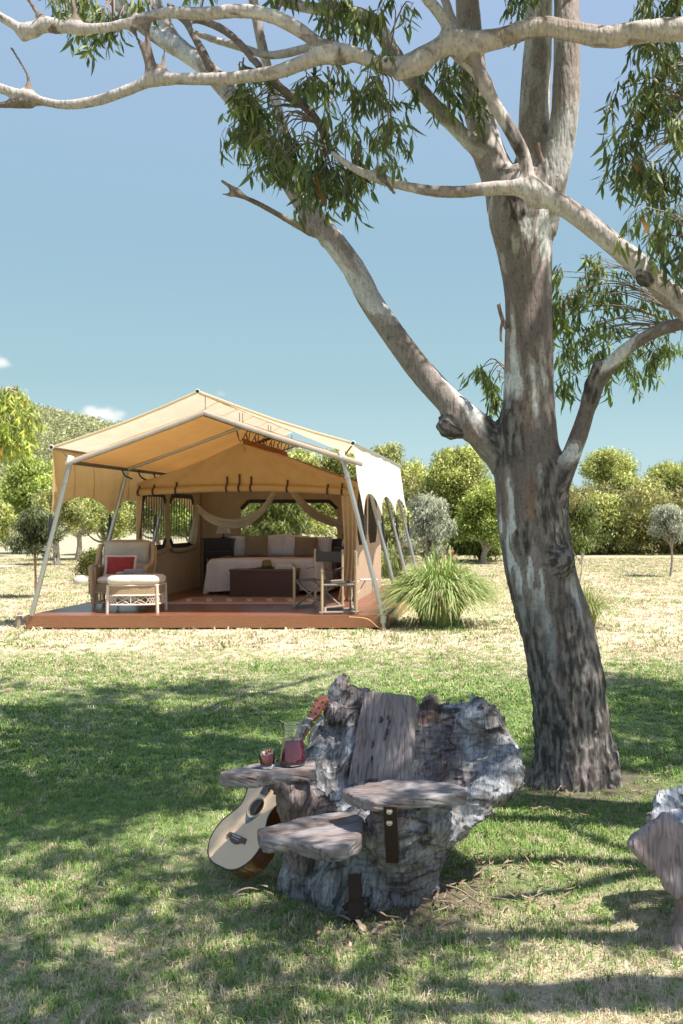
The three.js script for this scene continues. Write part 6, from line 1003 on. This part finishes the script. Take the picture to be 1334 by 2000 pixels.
  part('bridge', ext(bs, .008, -.0035), mat([.075, .045, .035], .5), g); part('saddle', box(.07, .003, .004, 0, .163, .0062), cr, g);
  part('bridge_pins', Array.from({ length: 6 }, (_, i) => new THREE.SphereGeometry(.0028, 8, 6).translate(-.026 + i * .0104, .150, .005)), cr, g, { kind: 'stuff' });
  part('neck', box(.052, .40, .024, 0, .66, -.012, 0, 0, 0, .010), sideM, g); part('fretboard', box(.054, .46, .005, 0, .635, .0028), eb, g);
  let y = .86; for (let i = 0; i < 18; i++) { part('fret', box(.053, .0016, .0016, 0, y, .0058), ch, g); y -= .0365 * Math.pow(.9439, i); }
  part('nut', box(.05, .005, .009, 0, .868, .003), cr, g);
  const hs = new THREE.Shape(); hs.moveTo(-.027, .868); hs.lineTo(-.039, .90); hs.lineTo(-.036, 1.0); hs.quadraticCurveTo(-.02, 1.022, 0, 1.012); hs.quadraticCurveTo(.02, 1.022, .036, 1.0); hs.lineTo(.039, .90); hs.lineTo(.027, .868); hs.closePath();
  part('headstock', ext(hs, .014, -.014, .001), mat([.36, .11, .045], .3, { map: woodMap, clearcoat: .5 }), g);
  for (const s of [-1, 1]) for (let i = 0; i < 3; i++) { part('tuning_post', bar([s * .022, .905 + i * .036, -.002], [s * .022, .905 + i * .036, .012], .0042, 8), eb, g); part('tuner', [bar([s * .034, .905 + i * .036, -.008], [s * .052, .905 + i * .036, -.008], .003, 6), new THREE.SphereGeometry(.008, 10, 8).scale(1, .7, .5).translate(s * .056, .905 + i * .036, -.008)], eb, g); }
  for (let i = 0; i < 6; i++) part('string', bar([-.026 + i * .0104, .156, .0075], [-.021 + i * .0084, .868, .0085], .0006, 4), ch, g);
}
// ---------------------------------------------------------------- litter round the seat and the trees
{
  const r = rng(17), leaves = [], sticks = [];
  const drop = (x, z, n, s) => { for (let k = 0; k < n; k++) { const a = r() * 6.28, d = s * Math.sqrt(r()), px = x + Math.cos(a) * d, pz = z + Math.sin(a) * d, g = clean(leafGeo(.035 + .045 * r(), .007 + .007 * r(), r() * 2 - 1, .3)); g.deleteAttribute('uv'); g.applyMatrix4(new THREE.Matrix4().makeRotationFromEuler(new THREE.Euler(1.57 + (r() - .5) * .6, r() * 6.28, (r() - .5) * .4, 'YXZ'))); g.translate(px, height(px, pz) + .03 + .012 * r(), pz); const q = mix3([.22, .14, .085], [.46, .36, .26], r() * r()), b = .6 + .6 * r(); g.setAttribute('color', new THREE.BufferAttribute(new Float32Array(g.attributes.position.count * 3).map((_, i) => q[i % 3] * b), 3)); leaves.push(g); } };
  drop(-.5, -4.3, 160, .6); drop(.02, -4.45, 120, .4); drop(.45, -6.0, 90, .6); drop(-.6, -6, 130, 3.2); drop(-.4, -4.0, 110, 1.7); drop(-1.5, -4.2, 40, .8);
  const m = part('leaf_litter', mergeGeometries(leaves), mat([1, 1, 1], .8, { vertexColors: true }), scene, { kind: 'stuff', label: 'dry fallen gum leaves scattered round the stump seat and trunk' }); void m;
  for (const [a, b, c, w] of [[[862, 1742], [895, 1752], [925, 1772], .0045], [[905, 1740], [940, 1765], [990, 1772], .003], [[842, 1800], [880, 1785], [915, 1768], .004], [[330, 1772], [360, 1780], [385, 1790], .004], [[1085, 1560], [1105, 1535], [1130, 1512], .005]]) { const P = [a, b, c].map(([u, v]) => ground(u, v).add(V(0, .035, 0))); sticks.push(tube(spline(P, 8), Array.from({ length: 9 }, (_, i) => w * (1 - i * .07)), 6)); }
  const say = ['bent dry twig lying right of the stump seat', 'thin pale twig on the grass right of the stump seat', 'dry twig against the foot of the stump seat', 'short twig in the grass left of the guitar', 'pale twig leaning at the foot of the big trunk'];
  sticks.forEach((g, i) => { const o = part('fallen_twig', g, mat([.34, .26, .2], .9), scene); tag(o, say[i], 'twig'); });
  for (const [u, v, a, l] of [[700, 1818, .4, .13], [665, 1806, 1.2, .09], [478, 1752, 2.2, .11], [512, 1745, 1.4, .08], [740, 1826, 2.6, .08]]) { const p = ground(u, v), o = part('bark_strip', sheet(2, 8, (x, y) => [(x - .5) * .016, .022 + .016 * Math.sin(y * 3), (y - .5) * l]), mat([.33, .26, .2], .85), scene); o.position.copy(p); o.rotation.y = a; }
  const say2 = ['pale curled bark strip before the iron bracket foot', 'small bark strip left of the iron bracket foot', 'grey bark strip on the grass right of the guitar', 'short upturned bark strip by the foot of the stump', 'bark strip lying right of the iron bracket foot'];
  scene.children.filter(o => o.name.startsWith('bark_strip')).forEach((o, i) => tag(o, say2[i], 'bark'));
}

renderer.setSize(683, 1024);
renderer.render(scene, camera);
